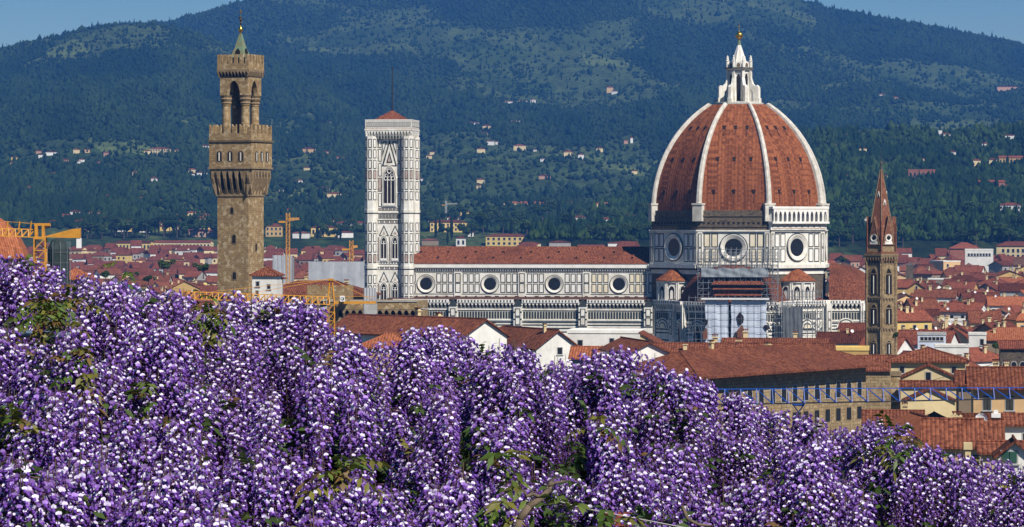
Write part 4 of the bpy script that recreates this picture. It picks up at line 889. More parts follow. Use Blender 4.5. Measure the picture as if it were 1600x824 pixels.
near('peach_house', 'large peach house with two tall shuttered windows and red roof', 'house', 1521, 470, 1660, 486, 606, 14, roof='gable', rise=2.2, over=.9, wall='w_peach', tile='tile_near', winf=lambda w, h: [(1.9, h-2.1, 1.0, 1.9, 'shut'), (5.0, h-2.1, 1.0, 1.9, 'shut'), (8.6, h-2.1, 1.0, 1.9, 'shut'), (3.4, h-4.6, .9, .7, 'rect')], chim=1)
near('brown_lean_house', 'brown house with dark roof squeezed beside the peach house', 'house', 1498, 500, 1524, 500, 602, 9, roof='gable', rise=1.6, wall='w_brown', tile='tile_near')
near('awning_house', 'low house with dark tiled canopy under the peach house windows', 'house', 1500, 462, 1660, 470, 657, 5, roof='flat', wall='w_brown', tile='tile_near', winf=row(7, 1.5, 1.2, 1.6))
near('hip_roofed_house', 'wide low house with two joined dark red roofs below the blue jib', 'house', 1352, 520, 1440, 524, 664, 14, roof='gable', rise=1.5, wall='w_brown', tile='tile_near', winf=row(4, 1.8, .9, 1.2), chim=1)
near('pyramid_roof_house', 'house with pyramid shaped dark red roof and white wall strip', 'house', 1428, 505, 1492, 508, 667, 7, roof='hip', rise=1.7, wall='w_white', tile='tile_near', winf=row(3, 1.2, .8, .9))
near('orange_gable_house', 'small cream house with bright orange slanting roof above wisteria crest', 'house', 1388, 438, 1440, 415, 674, 6, rot=True, roof='gable', rise=1.4, wall='w_cream', tile='tile_orange')
LN = near('long_near_house', 'long house with broad red brown roof right above the wisteria', 'house', 1448, 402, 1562, 396, 697, 10, roof='gable', rise=2.6, over=.7, wall='w_peach', tile='tile_near', winf=row(5, 1.6, .8, 1.1), chim=1)
q_ = link('satellite_dish', dish_mesh(), LN, (6.6, 5.0, Z(661, 400))); q_.rotation_euler = (R(75), 0, R(-20)); q_.scale = (1.6,)*3
q_ = link('chimney', cached('whitechim', lambda m: (m.box(-.35,-.3,-1.2,.35,.3,.5), m.box(-.55,-.45,.5,.55,.45,1.0), m.box(-.25,-.2,1.0,.25,.2,1.4)), [M['trim_white']]), LN, (8.3, 5.2, Z(664, 400)))
near('white_house', 'bright white house wall beside the long red brown roof', 'house', 1566, 425, 1660, 428, 665, 8, roof='gable', rise=.9, wall='w_white', tile='tile_near', winf=lambda w, h: [(2.9, h-1.5, .6, 1.0, 'rect')])
near('shutter_house', 'small white gabled house with open green shutters at the wisteria edge', 'house', 1560, 345, 1612, 345, 713, 6, roof='front', rise=1.35, over=.5, wall='w_white', tile='tile_near', winf=lambda w, h: [(w*.33, h-.1, 1.5, 1.1, 'shut')])
near('low_brown_roof_house', 'low house with dark brown roof behind the green shuttered gable', 'house', 1535, 372, 1640, 376, 709, 7, roof='gable', rise=.8, wall='w_cream', tile='tile_near')
near('cream_chimney_house', 'narrow cream house with flat top poking out of the wisteria', 'house', 1508, 350, 1517, 350, 703, 1.2, roof='flat', over=.1, wall='w_cream', tile='w_cream')
near('big_orange_house', 'wide house with pale orange new roof on the right edge of town', 'house', 1516, 950, 1660, 950, 533, 16, roof='hip', rise=3.2, wall='w_brown', tile='tile_orange', chim=2)
near('white_cube_house', 'white flat topped house with dark window before the orange roof', 'house', 1514, 930, 1541, 930, 524, 6, roof='flat', wall='w_white', tile='w_white', winf=lambda w, h: [(w*.75, h-1.9, .9, 1.6, 'rect')])
near('terrace_house', 'long white roof terrace in front of the tiled roofs', 'house', 1461, 880, 1514, 880, 543, 8, roof='flat', wall='w_white', tile='w_white')
near('glass_roof_house', 'low house with pale blue grey glazed top among red roofs', 'house', 1434, 940, 1478, 940, 524, 7, roof='flat', wall='sheet', tile='concrete', winf=row(6, 1.0, .8, .9))
near('stone_arcade_house', 'rough brown stone house with three arches at its base', 'house', 1563, 870, 1660, 870, 545, 10, roof='gable', rise=1.6, wall='grime', tile='tile', winf=row(7, 4.4, 1.3, 2.0, 'arch', .01))
near('yellow_house', 'yellow house with long red roof joined behind the yellow gable', 'house', 1399, 1515, 1424, 1515, 449, 12, roof='gable', rise=3.0, wall='w_ochre', tile='tile')
near('yellow_church', 'bright yellow gable end facing out right of the spire', 'church', 1418, 1500, 1446, 1500, 451, 10, roof='front', rise=2.6, wall='w_ochre', tile='tile', winf=lambda w, h: [(w*.5, h-.1, .8, 2.4, 'arch')])
near('white_gable_belfry', 'little white gabled wall with two dark openings amid roofs', 'belfry', 1570, 1150, 1584, 1150, 494, 1.5, roof='front', rise=1.4, over=.2, wall='w_white', tile='tile', winf=lambda w, h: [(w*.5, h-.3, .6, 1.0, 'arch'), (w*.27, h-2.4, .55, 1.0, 'arch'), (w*.73, h-2.4, .55, 1.0, 'arch')])
near('grey_house', 'grey plastered house with white end wall at the right margin', 'house', 1563, 1500, 1608, 1500, 455, 12, roof='gable', rise=2.8, wall='w_grey', tile='tile', winf=lambda w, h: [(1.6, h-2, 1, 2, 'rect')])
near('chimney_tower', 'slim dark round topped tower in the roofs right of spire', 'tower', 1416, 1600, 1427, 1600, 416, 3.3, roof='hip', rise=1.2, over=.1, wall='grime', tile='lead')
near('apartment_block', 'cream flat block with two rows of dark windows under the wooded hill', 'apartment block', 1557, 2400, 1640, 2400, 385, 14, roof='hip', rise=3, wall='w_cream', tile='tile', winf=rows(row(9, 3.2, 1.6, 2.4), row(9, 7.2, 1.6, 2.4)))
near('dark_roof_villa', 'broad villa with wide red roof at the foot of the right hill', 'villa', 1484, 2300, 1530, 2300, 389, 16, roof='hip', rise=4, wall='w_red', tile='tile')
near('white_terrace_block', 'long white flat building in front of the red roofed villa', 'apartment block', 1508, 2150, 1552, 2150, 391, 12, roof='flat', wall='w_white', tile='w_white', winf=row(8, 3, 1.2, 1.6))
# --- left and middle
near('tower_side_house', 'small white upper storey with red hipped roof against the palace tower', 'house', 394, 722, 432, 722, 432, 7, roof='hip', rise=1.7, over=.5, wall='w_white', tile='tile_near', winf=lambda w, h: [(1.2, h-1.6, .6, .9, 'rect'), (1.1, h-3.4, .5, .6, 'rect'), (3.6, h-2.2, .6, .9, 'rect')])
near('grey_annex', 'grey annex wall attached to the small white house by the tower', 'house', 412, 728, 436, 734, 437, 5, roof='hip', rise=.9, wall='w_grey', tile='tile_near')
near('broad_red_house', 'broad low house with large red roof left of the crenellated building', 'house', 398, 810, 575, 815, 463, 18, roof='hip', rise=3.2, wall='w_brown', tile='tile_near', winf=row(14, 1.3, 1.0, 1.2), chim=2)
def castle():
    p, a, w = span(516, 770, 652, 768)
    t = thing('crenellated_palace', 'brown crenellated stone palace wall with arched corbels left of the nave', 'palace', (p[0], p[1], 0), a)
    b = MB(); b.box(0, 0, 0, w, 20, 31.4, 0); b.build('wall', [M['pv'], M['pvtrim'], M['dark']], t)
    b = MB(); machic(b, 0.2, w-.2, 29.6, 31.9, .7, 13, 1, 2); b.build('corbel_course', [M['pv'], M['pvtrim'], M['dark']], t)
    b = MB(); b.box(0, -.75, 31.9, w, 19.5, 33.6, 0); b.box(-.1, -.95, 33.6, w+.1, -.2, 33.85, 1); b.build('gallery', [M['pv'], M['concrete']], t)
    b = MB(Matrix.Translation((w/2+4.4, 9.0, 0))); crenel(b, 4.6, 4.6, 33.86, 36.2, 37.3, .5, 5, 0); b.build('battlement', [M['pv'], M['pvtrim']], t)
castle()
M['pale_sheet'] = mat('weathered_sheeting', (.42, .43, .44), .3, .12, (.30, .31, .33), rough=.8)
def sheeted(px0, px1, py, Y, lab, d=16):
    p, a, w = span(px0, Y, px1, Y); h = Z(py, Y); t = thing('sheeted_building', lab, 'building', (p[0], p[1], 0), a)
    b = MB(); b.box(0, 0, 0, w, d, h); b.build('wall', M['w_grey'], t)
    b = MB(); n = 14
    vs = [(w*i/n, -.3-.12*math.sin(i*2.1+j), .5+(h+.6)*j/5) for i in range(n+1) for j in range(6)]; b.add(vs, [(i*6+j, (i+1)*6+j, (i+1)*6+j+1, i*6+j+1) for i in range(n) for j in range(5)]); b.build('sheet', M['pale_sheet'], t)
sheeted(426, 456, 403, 1500, 'tall pale grey sheeted block beside the yellow mast crane'); sheeted(482, 576, 413, 1450, 'long low building wrapped in pale grey sheets left of the bell tower'); sheeted(568, 588, 458, 735, 'small pale grey sheeted stair block by the yellow crane ballast', 4)
near('teal_roof_shed', 'small shed with green sheet roof right above the purple blooms', 'shed', 173, 930, 216, 945, 456, 8, roof='shed', rise=2.6, over=.2, wall='w_grey', tile='teal')
near('orange_left_house', 'house with orange red roof behind the dark netted tower', 'house', 92, 800, 134, 800, 438, 9, roof='hip', rise=2.4, wall='w_brown', tile='tile_orange')
def cupola():
    t = thing('terracotta_cupola', 'big eight-sided orange tiled cupola cut by the picture edge', 'cupola', (X(-22, 620), 620, 0))
    b = MB(); b.lathe([(7.4, 0), (7.4, 44.6), (7.9, 44.8), (7.9, 45.2)], 8, 0, 0, 0, math.pi/8); b.build('drum', M['w_brown'], t)
    b = MB(); b.lathe([(8.2, 45.1), (7.6, 47.0), (6.2, 49.4), (4.2, 51.5), (1.6, 53.2), (.3, 53.6)], 8, 0, 0, 0, math.pi/8); b.build('roof', M['tile_orange'], t)
cupola()
def net_tower():
    p, a, w = span(74, 640, 109, 640); t = thing('netted_tower', 'round tower wrapped in dark green scaffold netting under the yellow crane', 'tower', (X(91, 640), 640, 0))
    b = MB(); b.lathe([(2.1, 0), (2.1, 46.6), (1.2, 48.4), (.2, 48.8)], 14); b.build('net', M['sheet_dark'], t)
    b = MB()
    for i in range(10): an = i*.628; b.tube((2.3*math.cos(an), 2.3*math.sin(an), 20), (2.3*math.cos(an), 2.3*math.sin(an), 48), .06)
    for z in range(22, 48, 2): b.lathe([(2.3, z), (2.36, z+.12)], 14)
    b.build('tube_frame', M['pipe'], t)
net_tower()
# ------------------------------------------------------------------ cranes
def lattice(mb, p0, p1, s0, s1, n, r, m=0, mb_bottom=None, up=Vector((0, 0, 1)), tri=True):
    p0 = Vector(p0); p1 = Vector(p1); d = (p1-p0).normalized(); side = d.cross(up).normalized(); upv = side.cross(d).normalized(); lo = mb_bottom if mb_bottom is not None else m
    def st(i):
        q = p0.lerp(p1, i/n); s = s0+(s1-s0)*i/n
        return [q+upv*s, q-side*s*.45, q+side*s*.45] if tri else [q+upv*s/2-side*s/2, q+upv*s/2+side*s/2, q-upv*s/2-side*s/2, q-upv*s/2+side*s/2]
    for i in range(n):
        a, b = st(i), st(i+1)
        if tri:
            mb.tube(a[0], b[0], r*1.3, m); mb.tube(a[1], b[1], r*1.2, lo); mb.tube(a[2], b[2], r*1.2, lo)
            for k in (1, 2): mb.tube(a[0], a[k], r, m); mb.tube(a[0], b[k], r, m)
            mb.tube(a[1], a[2], r*.8, lo)
        else:
            for k in range(4): mb.tube(a[k], b[k], r*1.3, m)
            for k, l in ((0,1),(1,3),(3,2),(2,0)): mb.tube(a[k], a[l], r, m); mb.tube(a[k], b[l], r, m)
def blue_crane():
    A, B = P(1108, 633, 450), P(1700, 621, 452); t = thing('blue_tower_crane', 'blue lattice crane jib crossing in front of the stone palace and church', 'crane', (B.x+6, B.y, 0)); o = Vector((B.x+6, B.y, 0))
    b = MB(); lattice(b, A-o, B-o, 2.1, 1.35, 24, .06, 0, 1); b.build('jib', [M['crane_b'], M['iron']], t)
    b = MB(); lattice(b, (0, 0, 0), (0, 0, 33), 1.6, 1.6, 16, .09, 0, None, Vector((0, 1, 0)), False); b.tube((0,0,33),(0,0,38),.5,0,6,.1); b.build('mast', M['crane_b'], t)
    b = MB(); lattice(b, (1, .6, B.z), (12, 1, B.z), 1.2, 1.0, 6, .08); b.build('counter_jib', M['crane_b'], t)
    b = MB(); b.box(9, -1, B.z-2.4, 12, 1.6, B.z-.2); b.build('counterweight', M['concrete'], t)
    q = A.lerp(B, .235)-o; b = MB(); b.box(q.x-.7, q.y-.6, q.z-.35, q.x+.7, q.y+.6, q.z-.05, 0); b.tube(q+Vector((-.9,0,0)), q+Vector((0,0,-1.2)), .1, 0); b.tube(q+Vector((.9,0,0)), q+Vector((0,0,-1.2)), .1, 0); b.box(q.x-.28, q.y-.2, q.z-2.0, q.x+.28, q.y+.2, q.z-1.2, 1); b.lathe([(.05,q.z-2.9),(.28,q.z-2.6),(.05,q.z-2.2)], 8, 2, q.x, q.y); b.build('hook_trolley', [M['crane_b'], M['iron'], M['crane_y']], t)
    b = MB(); b.tube((0,0,37.8), A.lerp(B, .5)-o+Vector((0,0,1.6)), .04); b.tube((0,0,37.8), (11, 1, B.z+1), .04); b.build('tie_rod', M['iron'], t)
blue_crane()
def yellow_long_crane():
    Y = 600; o = Vector((X(517, Y), Y, 0)); t = thing('yellow_tower_crane', 'yellow crane with long level jib in front of the palace tower', 'crane', o)
    b = MB(); lattice(b, (0,0,0), (0,0,Z(474,Y)), 1.3, 1.3, 24, .08, 0, None, Vector((0,1,0)), False); b.build('mast', M['crane_y'], t)
    b = MB(); lattice(b, P(514, 476, Y-1)-o, P(276, 466, Y-8)-o, 1.35, 1.2, 26, .085); b.build('jib', M['crane_y'], t)
    b = MB(); zt = Z(436, Y)
    for s in (-1, 1): b.tube((s*.6,-.5,Z(474,Y)), (s*.2,0,zt), .12); b.tube((s*.6,.5,Z(474,Y)), (s*.2,0,zt), .12)
    b.box(-.5,-.4,zt-.3,.5,.4,zt+.05)
    for k in range(1, 5): z = Z(474,Y)+(zt-Z(474,Y))*k/5; b.tube((-.6+.08*k,0,z), (.6-.08*k,0,z+.5), .07)
    b.build('tower_head', M['crane_y'], t)
    b = MB(); b.box(.7,-.5,Z(475,Y),8.0,.5,Z(473,Y)+.25); b.tube((.7,-.5,Z(473,Y)+1.1),(8,-.5,Z(473,Y)+1.1),.05); b.build('counter_jib', M['crane_y'], t)
    b = MB(); b.box(6.2,-.7,Z(490,Y),8.2,.7,Z(476,Y)); b.build('counterweight', M['concrete'], t)
    b = MB(); b.box(-1.9,-1.6,Z(484,Y),-.6,-.4,Z(468,Y)); b.box(-1.8,-1.65,Z(478,Y),-.7,-1.6,Z(470,Y),1); b.build('cabin', [M['concrete'], M['glass']], t)
    b = MB(); b.tube((0,0,zt), P(395, 458, Y-4)-o, .05); b.tube((0,0,zt), P(330, 456, Y-6)-o, .05); b.tube((0,0,zt), (7.6,0,Z(473,Y)+.3), .06); b.build('tie_rod', M['crane_y'], t)
    q = link('sign_board', cached('signb', lambda m: (m.box(-.42,-.04,-.5,.42,.04,.5,0), m.ring(0,0,.3,.2,.04,.07,1,14), m.box(.05,-.07,-.32,.2,-.04,.1,1)), [M['trim_white'], M['iron']]), t, P(535, 467, Y-.8)-o)
yellow_long_crane()
def left_crane():
    Y = 520; o = Vector((X(63, Y), Y, 0)); t = thing('yellow_crane_with_ballast', 'orange yellow crane with solid ballast arm beside the orange cupola', 'crane', o)
    b = MB(); lattice(b, (0,0,0), (0,0,Z(372,Y)), 1.7, 1.7, 26, .1, 0, None, Vector((0,1,0)), False); b.build('mast', M['crane_y'], t)
    b = MB(); b.box(-.9,-.9,Z(374,Y),.9,.9,Z(370,Y)); b.box(-.8,-.6,Z(352,Y),-.35,.6,Z(370,Y)); b.box(.3,-.6,Z(352,Y),.7,.6,Z(370,Y)); b.box(-.9,-.5,Z(353,Y),1.5,.5,Z(349,Y)); b.tube((.7,0,Z(356,Y)),(1.6,0,Z(352,Y)),.16); b.build('slewing_head', M['crane_y'], t)
    b = MB(); b.add([(.9,-.6,Z(371,Y)),(4.4,-.6,Z(372,Y)),(6.2,-.6,Z(372,Y)),(6.2,-.6,Z(357,Y)),(5.0,-.6,Z(358,Y)),(.9,-.6,Z(369,Y)),(.9,.6,Z(371,Y)),(4.4,.6,Z(372,Y)),(6.2,.6,Z(372,Y)),(6.2,.6,Z(357,Y)),(5.0,.6,Z(358,Y)),(.9,.6,Z(369,Y))],
                 [(0,1,2,3,4,5),(11,10,9,8,7,6),(0,6,7,1),(1,7,8,2),(2,8,9,3),(3,9,10,4),(4,10,11,5),(5,11,6,0)]); b.build('counter_jib', M['crane_y'], t)
    b = MB(); b.box(5.6,-.5,Z(388,Y),6.3,.5,Z(372.5,Y)); b.build('counterweight', M['trim_white'], t)
    b = MB(); lattice(b, (-.9,0,Z(371,Y)), (-9.5,-3,Z(367,Y)), 1.2, 1.1, 9, .08)
    for x in (-1.6, -3.4, -5.2): b.tube((x,-.3,Z(368,Y)), (x+.3,-.3,Z(346,Y)), .13)
    b.tube((-5.5,-.3,Z(346,Y)), (-.6,0,Z(350,Y)), .05); b.build('jib', M['crane_y'], t)
left_crane()
def thin_crane(px, top, Y, jx, lab, m='crane_y', base=0):
    o = Vector((X(px, Y), Y, base)); t = thing('distant_crane', lab, 'crane', o); z = Z(top, Y)-base
    b = MB(); lattice(b, (0,0,0), (0,0,z), 1.5, 1.5, 22, .13, 0, None, Vector((0,1,0)), False); b.build('mast', M[m], t)
    zj = z-(3.5 if jx > 0 else 2); b = MB(); lattice(b, (0,0,zj), ((jx)/F*Y,0,zj+.6), 1.2, .8, 8, .11); b.build('jib', M[m], t)
    b = MB(); b.box(-4,-.6,zj-.8,-.8,.6,zj); b.build('counterweight', M['crane_y'], t)
thin_crane(450, 333, 1480, 18, 'thin yellow mast crane with short jib between the two towers'); thin_crane(549, 376, 1460, 10, 'thin dark red topped crane mast left of the bell tower')
# ================================================================== houses, villas and trees farther out
def ground_z(px, Y):
    best = 0.
    for u, t, xx, Yw, zz, _ in HILL.values():
        if px < u[0] or px > u[-1]: continue
        i = int(np.clip(np.searchsorted(u, px)-1, 0, len(u)-2))
        best = max(best, float(np.interp(Y, Yw[:, i], zz[:, i], left=-9)))
    return best
def at_row(px, py):
    """nearest hill point seen at that pixel"""
    c = [on_hill(n, px, py) for n, h in HILL.items() if h[0][0] <= px <= h[0][-1]]
    c = [q for q in c if abs(HY-(q.z-ZC)*F/q.y-py) < 2.5] or c
    return min(c, key=lambda q: q.y)
LM = ((376, 'the stone tower'), (613, 'the bell tower'), (1155, 'the dome'), (1377, 'the brick spire'))
def where(px):
    if px < 330: return 'left of the stone tower'
    if px < 430: return 'beside the stone tower'
    if px < 570: return 'between the two tall towers'
    if px < 1015: return 'over the nave roof'
    if px < 1300: return 'behind the dome'
    if px < 1400: return 'beside the brick spire'
    return 'right of the brick spire'
TOP = [(-60, 400), (0, 402), (40, 402), (70, 425), (110, 428), (150, 436), (190, 448), (235, 450), (262, 442), (285, 470), (320, 486), (345, 470), (400, 463), (440, 464), (480, 478), (520, 512), (560, 538), (610, 532), (660, 518), (710, 508), (745, 518), (770, 545), (800, 540), (830, 560), (870, 562), (910, 556), (970, 548), (1010, 556), (1050, 580), (1100, 596), (1150, 618), (1200, 642), (1260, 652), (1305, 676), (1350, 666), (1400, 666), (1440, 684), (1490, 706), (1540, 718), (1600, 738), (1660, 750)]
top_at = lambda x: float(np.interp(x, *zip(*TOP)))     # skyline of the wisteria
REPEATS = []     # (object, base label, px, py): told apart at the end
ORD = 'first second third fourth fifth sixth seventh eighth ninth tenth eleventh twelfth thirteenth fourteenth fifteenth sixteenth seventeenth eighteenth nineteenth twentieth'.split()
def ordinal(i): return ORD[i] if i < 20 else 'twenty-'+ORD[i-20] if i < 29 else 'thirtieth' if i == 29 else 'thirty-'+ORD[min(8, i-30)]
def settle_labels():
    by = {}
    for o, l, px, py in REPEATS: by.setdefault(l, []).append((px, py, o))
    for l, q in by.items():
        q.sort(key=lambda a: a[0])
        for i, (px, py, o) in enumerate(q): o['label'] = l if len(q) == 1 else '%s, %s from left' % (l, ordinal(i))
# ---- rows of town houses
WALLS = ['w_cream']*6+['w_white']*6+['w_ochre']*2+['w_yellow']*2+['w_grey']*2+['w_pink']+['w_brown']*2+['w_peach']*2
WORD = {'w_cream': 'cream', 'w_white': 'white', 'w_ochre': 'ochre', 'w_yellow': 'yellow', 'w_grey': 'grey', 'w_pink': 'pink', 'w_brown': 'brown', 'w_peach': 'peach'}
RWORD = {'gable': 'long-roofed', 'front': 'gable-fronted', 'hip': 'hip-roofed', 'flat': 'flat-topped'}
rh = random.Random(11); n_house = 0; STUFF = []
def town_house(px, Y):
    global n_house
    g = ground_z(px, Y); w = rh.uniform(9, 17); d = rh.uniform(9, 15); h = g+max(11, min(20.5, rh.gauss(15.5, 2.5)))+(max(0, Y-1450)*.0115 if px > 1280 else 0)
    top = HY+(ZC-h-2)*F/Y
    if top < (384 if px > 1280 else 371) or top > top_at(px)+4 or (380 < px < 590 and top > 441): return
    kind = rh.choices(['gable', 'front', 'hip', 'flat'], [5, 2.4, 2.4, .8])[0]; rise = rh.uniform(2.3, 4.0)
    ang = R(rh.choice([-24, -8, -8, 8, 24, 48])+rh.uniform(-6, 6)); wl = rh.choice(WALLS)
    if n_house >= 270 or Y > 2450: STUFF.append((X(px, Y), Y, g, ang, w*.72, d*.8, h-g-2, kind, rise, wl)); return
    nz = 2 if Y < 1900 else 1; nx = max(2, int(w/3.4)) if Y < 2000 else max(2, int(w/5)); k = rh.choice(['rect', 'shut', 'rect'])
    wins = [(w*(i+.5)/nx, h-2.3-3.5*j, 1.05 if Y < 1700 else 1.4, 1.7, k) for i in range(nx) for j in range(nz) if rh.random() < .85]
    sides = [(1 if ang < 0 else -1, d*(i+.5)/3, h-2.3, 1.05, 1.7, k) for i in range(3) if rh.random() < .5] if abs(ang) > .3 and Y < 1700 else []
    band = 'front row' if Y < 1000 else 'nearer rows' if Y < 1400 else 'middle rows' if Y < 1900 else 'farthest rows'
    lab = '%s %s house, %s %s' % (WORD[wl], RWORD[kind], band, where(px))
    t = house('town_house', None, 'house', (X(px, Y)-w/2*math.cos(ang), Y-w/2*math.sin(ang)), ang, w, d, h, kind, rise if kind != 'flat' else 0, .55, wl, rh.choices(['tile', 'tile_near', 'tile_old', 'tile_orange'], [6, 3, 2, .7])[0] if kind != 'flat' else rh.choice(['concrete', 'w_white']), wins, sides,
              rh.choice([1, 1, 2, 3]) if Y < 1900 else 0, 'red roofed houses of the old town', g)
    REPEATS.append((t, lab, px, HY+(ZC-h)*F/Y)); n_house += 1
    if Y < 1500 and rh.random() < .5:
        q = link('satellite_dish', dish_mesh(), t, (w*rh.uniform(.2, .8), d*.3, h-g+rise*.8+1.2)); q.rotation_euler = (R(70), 0, R(rh.uniform(-30, 30)))
def free(px, Y, m):
    """keep clear of the landmarks and the large buildings placed by hand"""
    for a, b, y0, y1 in ((330, 420, 690, 790), (380, 660, 690, 840), (556, 1310, 1040, 1260), (1340, 1420, 800, 900), (1398, 1448, 1500, 1530), (1410, 1432, 1595, 1610), (1484, 1530, 2300, 2316), (1508, 1552, 2150, 2162), (1557, 1640, 2400, 2414), (1560, 1610, 1500, 1512), (1430, 1480, 935, 950), (1512, 1660, 925, 968), (1458, 1518, 875, 890), (1560, 1660, 868, 882), (420, 580, 1420, 1520), (1310, 1366, 995, 1012), (1566, 1588, 1145, 1156)):
        if a-m < px < b+m and y0-14 < Y < y1+14: return False
    return True
Y = 735.; r_ = 0
while Y < 2850:
    step = 13.5/Y*F*.84
    for a, b in ((30, 335), (418, 572), (1292, 1640)):
        if a < 1000 and Y < 1330: continue
        if b == 1640 and Y < 900: a = 1402
        px = a+rh.uniform(0, step)
        while px < b:
            yy = Y*rh.uniform(.975, 1.025)
            if free(px, yy, 9*F/yy*.55): town_house(px, yy)
            px += step*rh.uniform(.85, 1.2)
    Y *= 1.031 if Y < 1400 else 1.036; r_ += 1
# the rows past the three hundred that show largest: one mass
def far_town():
    for px in np.arange(600, 1640, 13):
        for Y in (2440, 2540):
            if rh.random() < ((.5 if Y > 2500 else .3) if px < 1010 else .25 if px > 1290 else 0): 
                g = ground_z(px, Y)
                (HY+(ZC-g-14)*F/Y > (384 if px > 1280 else 371)) and STUFF.append((X(px, Y), Y, g, R(rh.choice([-24, -8, 8, 40])), rh.uniform(10, 20), 11, rh.uniform(9, 14), rh.choice(['gable', 'hip']), 2.5, rh.choice(WALLS)))
    for px in np.arange(25, 600, 9):
        for Y in (2470, 2530, 2590, 2650, 2700, 2750, 2790):
            if rh.random() < .72:
                x = px+rh.uniform(-5, 5); g = ground_z(x, Y); h = rh.uniform(8, 12.5)
                if HY+(ZC-g-h-3)*F/Y > (374 if x > 140 else 362): STUFF.append((X(x, Y), Y+rh.uniform(-20, 20), g, R(rh.choice([-24, -8, 8, 40])), rh.uniform(8, 16), 10, h, rh.choice(['gable', 'hip']), 2.2, rh.choice(WALLS)))
    for px in np.arange(1292, 1640, 9):
        for Y in (2180, 2240, 2300, 2350):
            if rh.random() < .7 and free(px, Y, 3):
                g = ground_z(px, Y); h = rh.uniform(15, 24)
                if HY+(ZC-g-h-3)*F/Y > 387: STUFF.append((X(px, Y), Y, g, R(rh.choice([-24, -8, 8, 40])), rh.uniform(8, 17), 10, h, rh.choice(['gable', 'hip']), 2.2, rh.choice(WALLS)))
    names = sorted(set(WALLS)); b = MB()
    for x, y, g, ang, w, d, h, kind, rise, wl in STUFF:
        b.M = Matrix.Translation((x, y, g)) @ Matrix.Rotation(ang, 4, 'Z'); w2 = w/2
        b.add([(-w2,0,-6),(w2,0,-6),(w2,d,-6),(-w2,d,-6),(-w2,0,h),(w2,0,h),(w2,d,h),(-w2,d,h),(-w2,d/2,h+rise),(w2,d/2,h+rise)], [(0,1,5,4),(1,2,6,5),(2,3,7,6),(3,0,4,7),(4,8,7),(5,6,9)], 1+names.index(wl))
        k = 4 if kind == 'hip' else -.5; o = .5
        rise += 1.2; b.add([(-w2-o,-o,h),(w2+o,-o,h),(w2+o,d+o,h),(-w2-o,d+o,h),(-w2+k,d/2,h+rise+.1),(w2-k,d/2,h+rise+.1)], [(0,1,5,4),(2,3,4,5),(1,2,5),(3,0,4)], 0)
        for i in range(int(w/4)): 
            if rh.random() < .8: b.rect(-w2+1.6+i*4, h-3.4, -w2+3.0+i*4, h-1.6, 0, .06, len(names)+1)
    o = b.build('distant_houses', [M['tile']]+[M[n] for n in names]+[M['dark']]); o['kind'] = 'stuff'; o['label'] = 'crowded far red roofs running up to the foot of the hills'
far_town()
# ---- larger houses at the foot of the hills, then the villas on the slopes
def villa(px, py, wpx, hpx, wl, lab=None, roof='hip', tile='tile', wins=0, nz=1, name='hill_villa', dep=.7, rise=.24):
    q = at_row(px, py); w = wpx/F*q.y; hh = hpx/F*q.y; w_ = [(w*(i+.5)/wins, q.z+hh*(1-(j+.5)/nz*.95), w/wins*.42, hh/nz*.45, 'rect') for i in range(wins) for j in range(nz)] if wins else []
    w_ = [(a, b, round(c, 1), round(d, 1), k) for a, b, c, d, k in w_]
    t = house(name, lab, 'villa', (q.x-w/2, q.y), R(rh.uniform(-9, 4)), w, max(7, w*dep if w < 25 else 14), q.z+hh, roof, hh*rise, .35, wl, tile, w_, ground=q.z, group='villas on the hillside')
    if lab is None: REPEATS.append((t, '%s %s %s %s' % ('small' if wpx < 13 else 'wide', WORD.get(wl, 'red'), 'villa low on the slope' if py > 265 else 'villa halfway up the hills' if py > 190 else 'villa high on the mountain', where(px)), px, py))
    return t
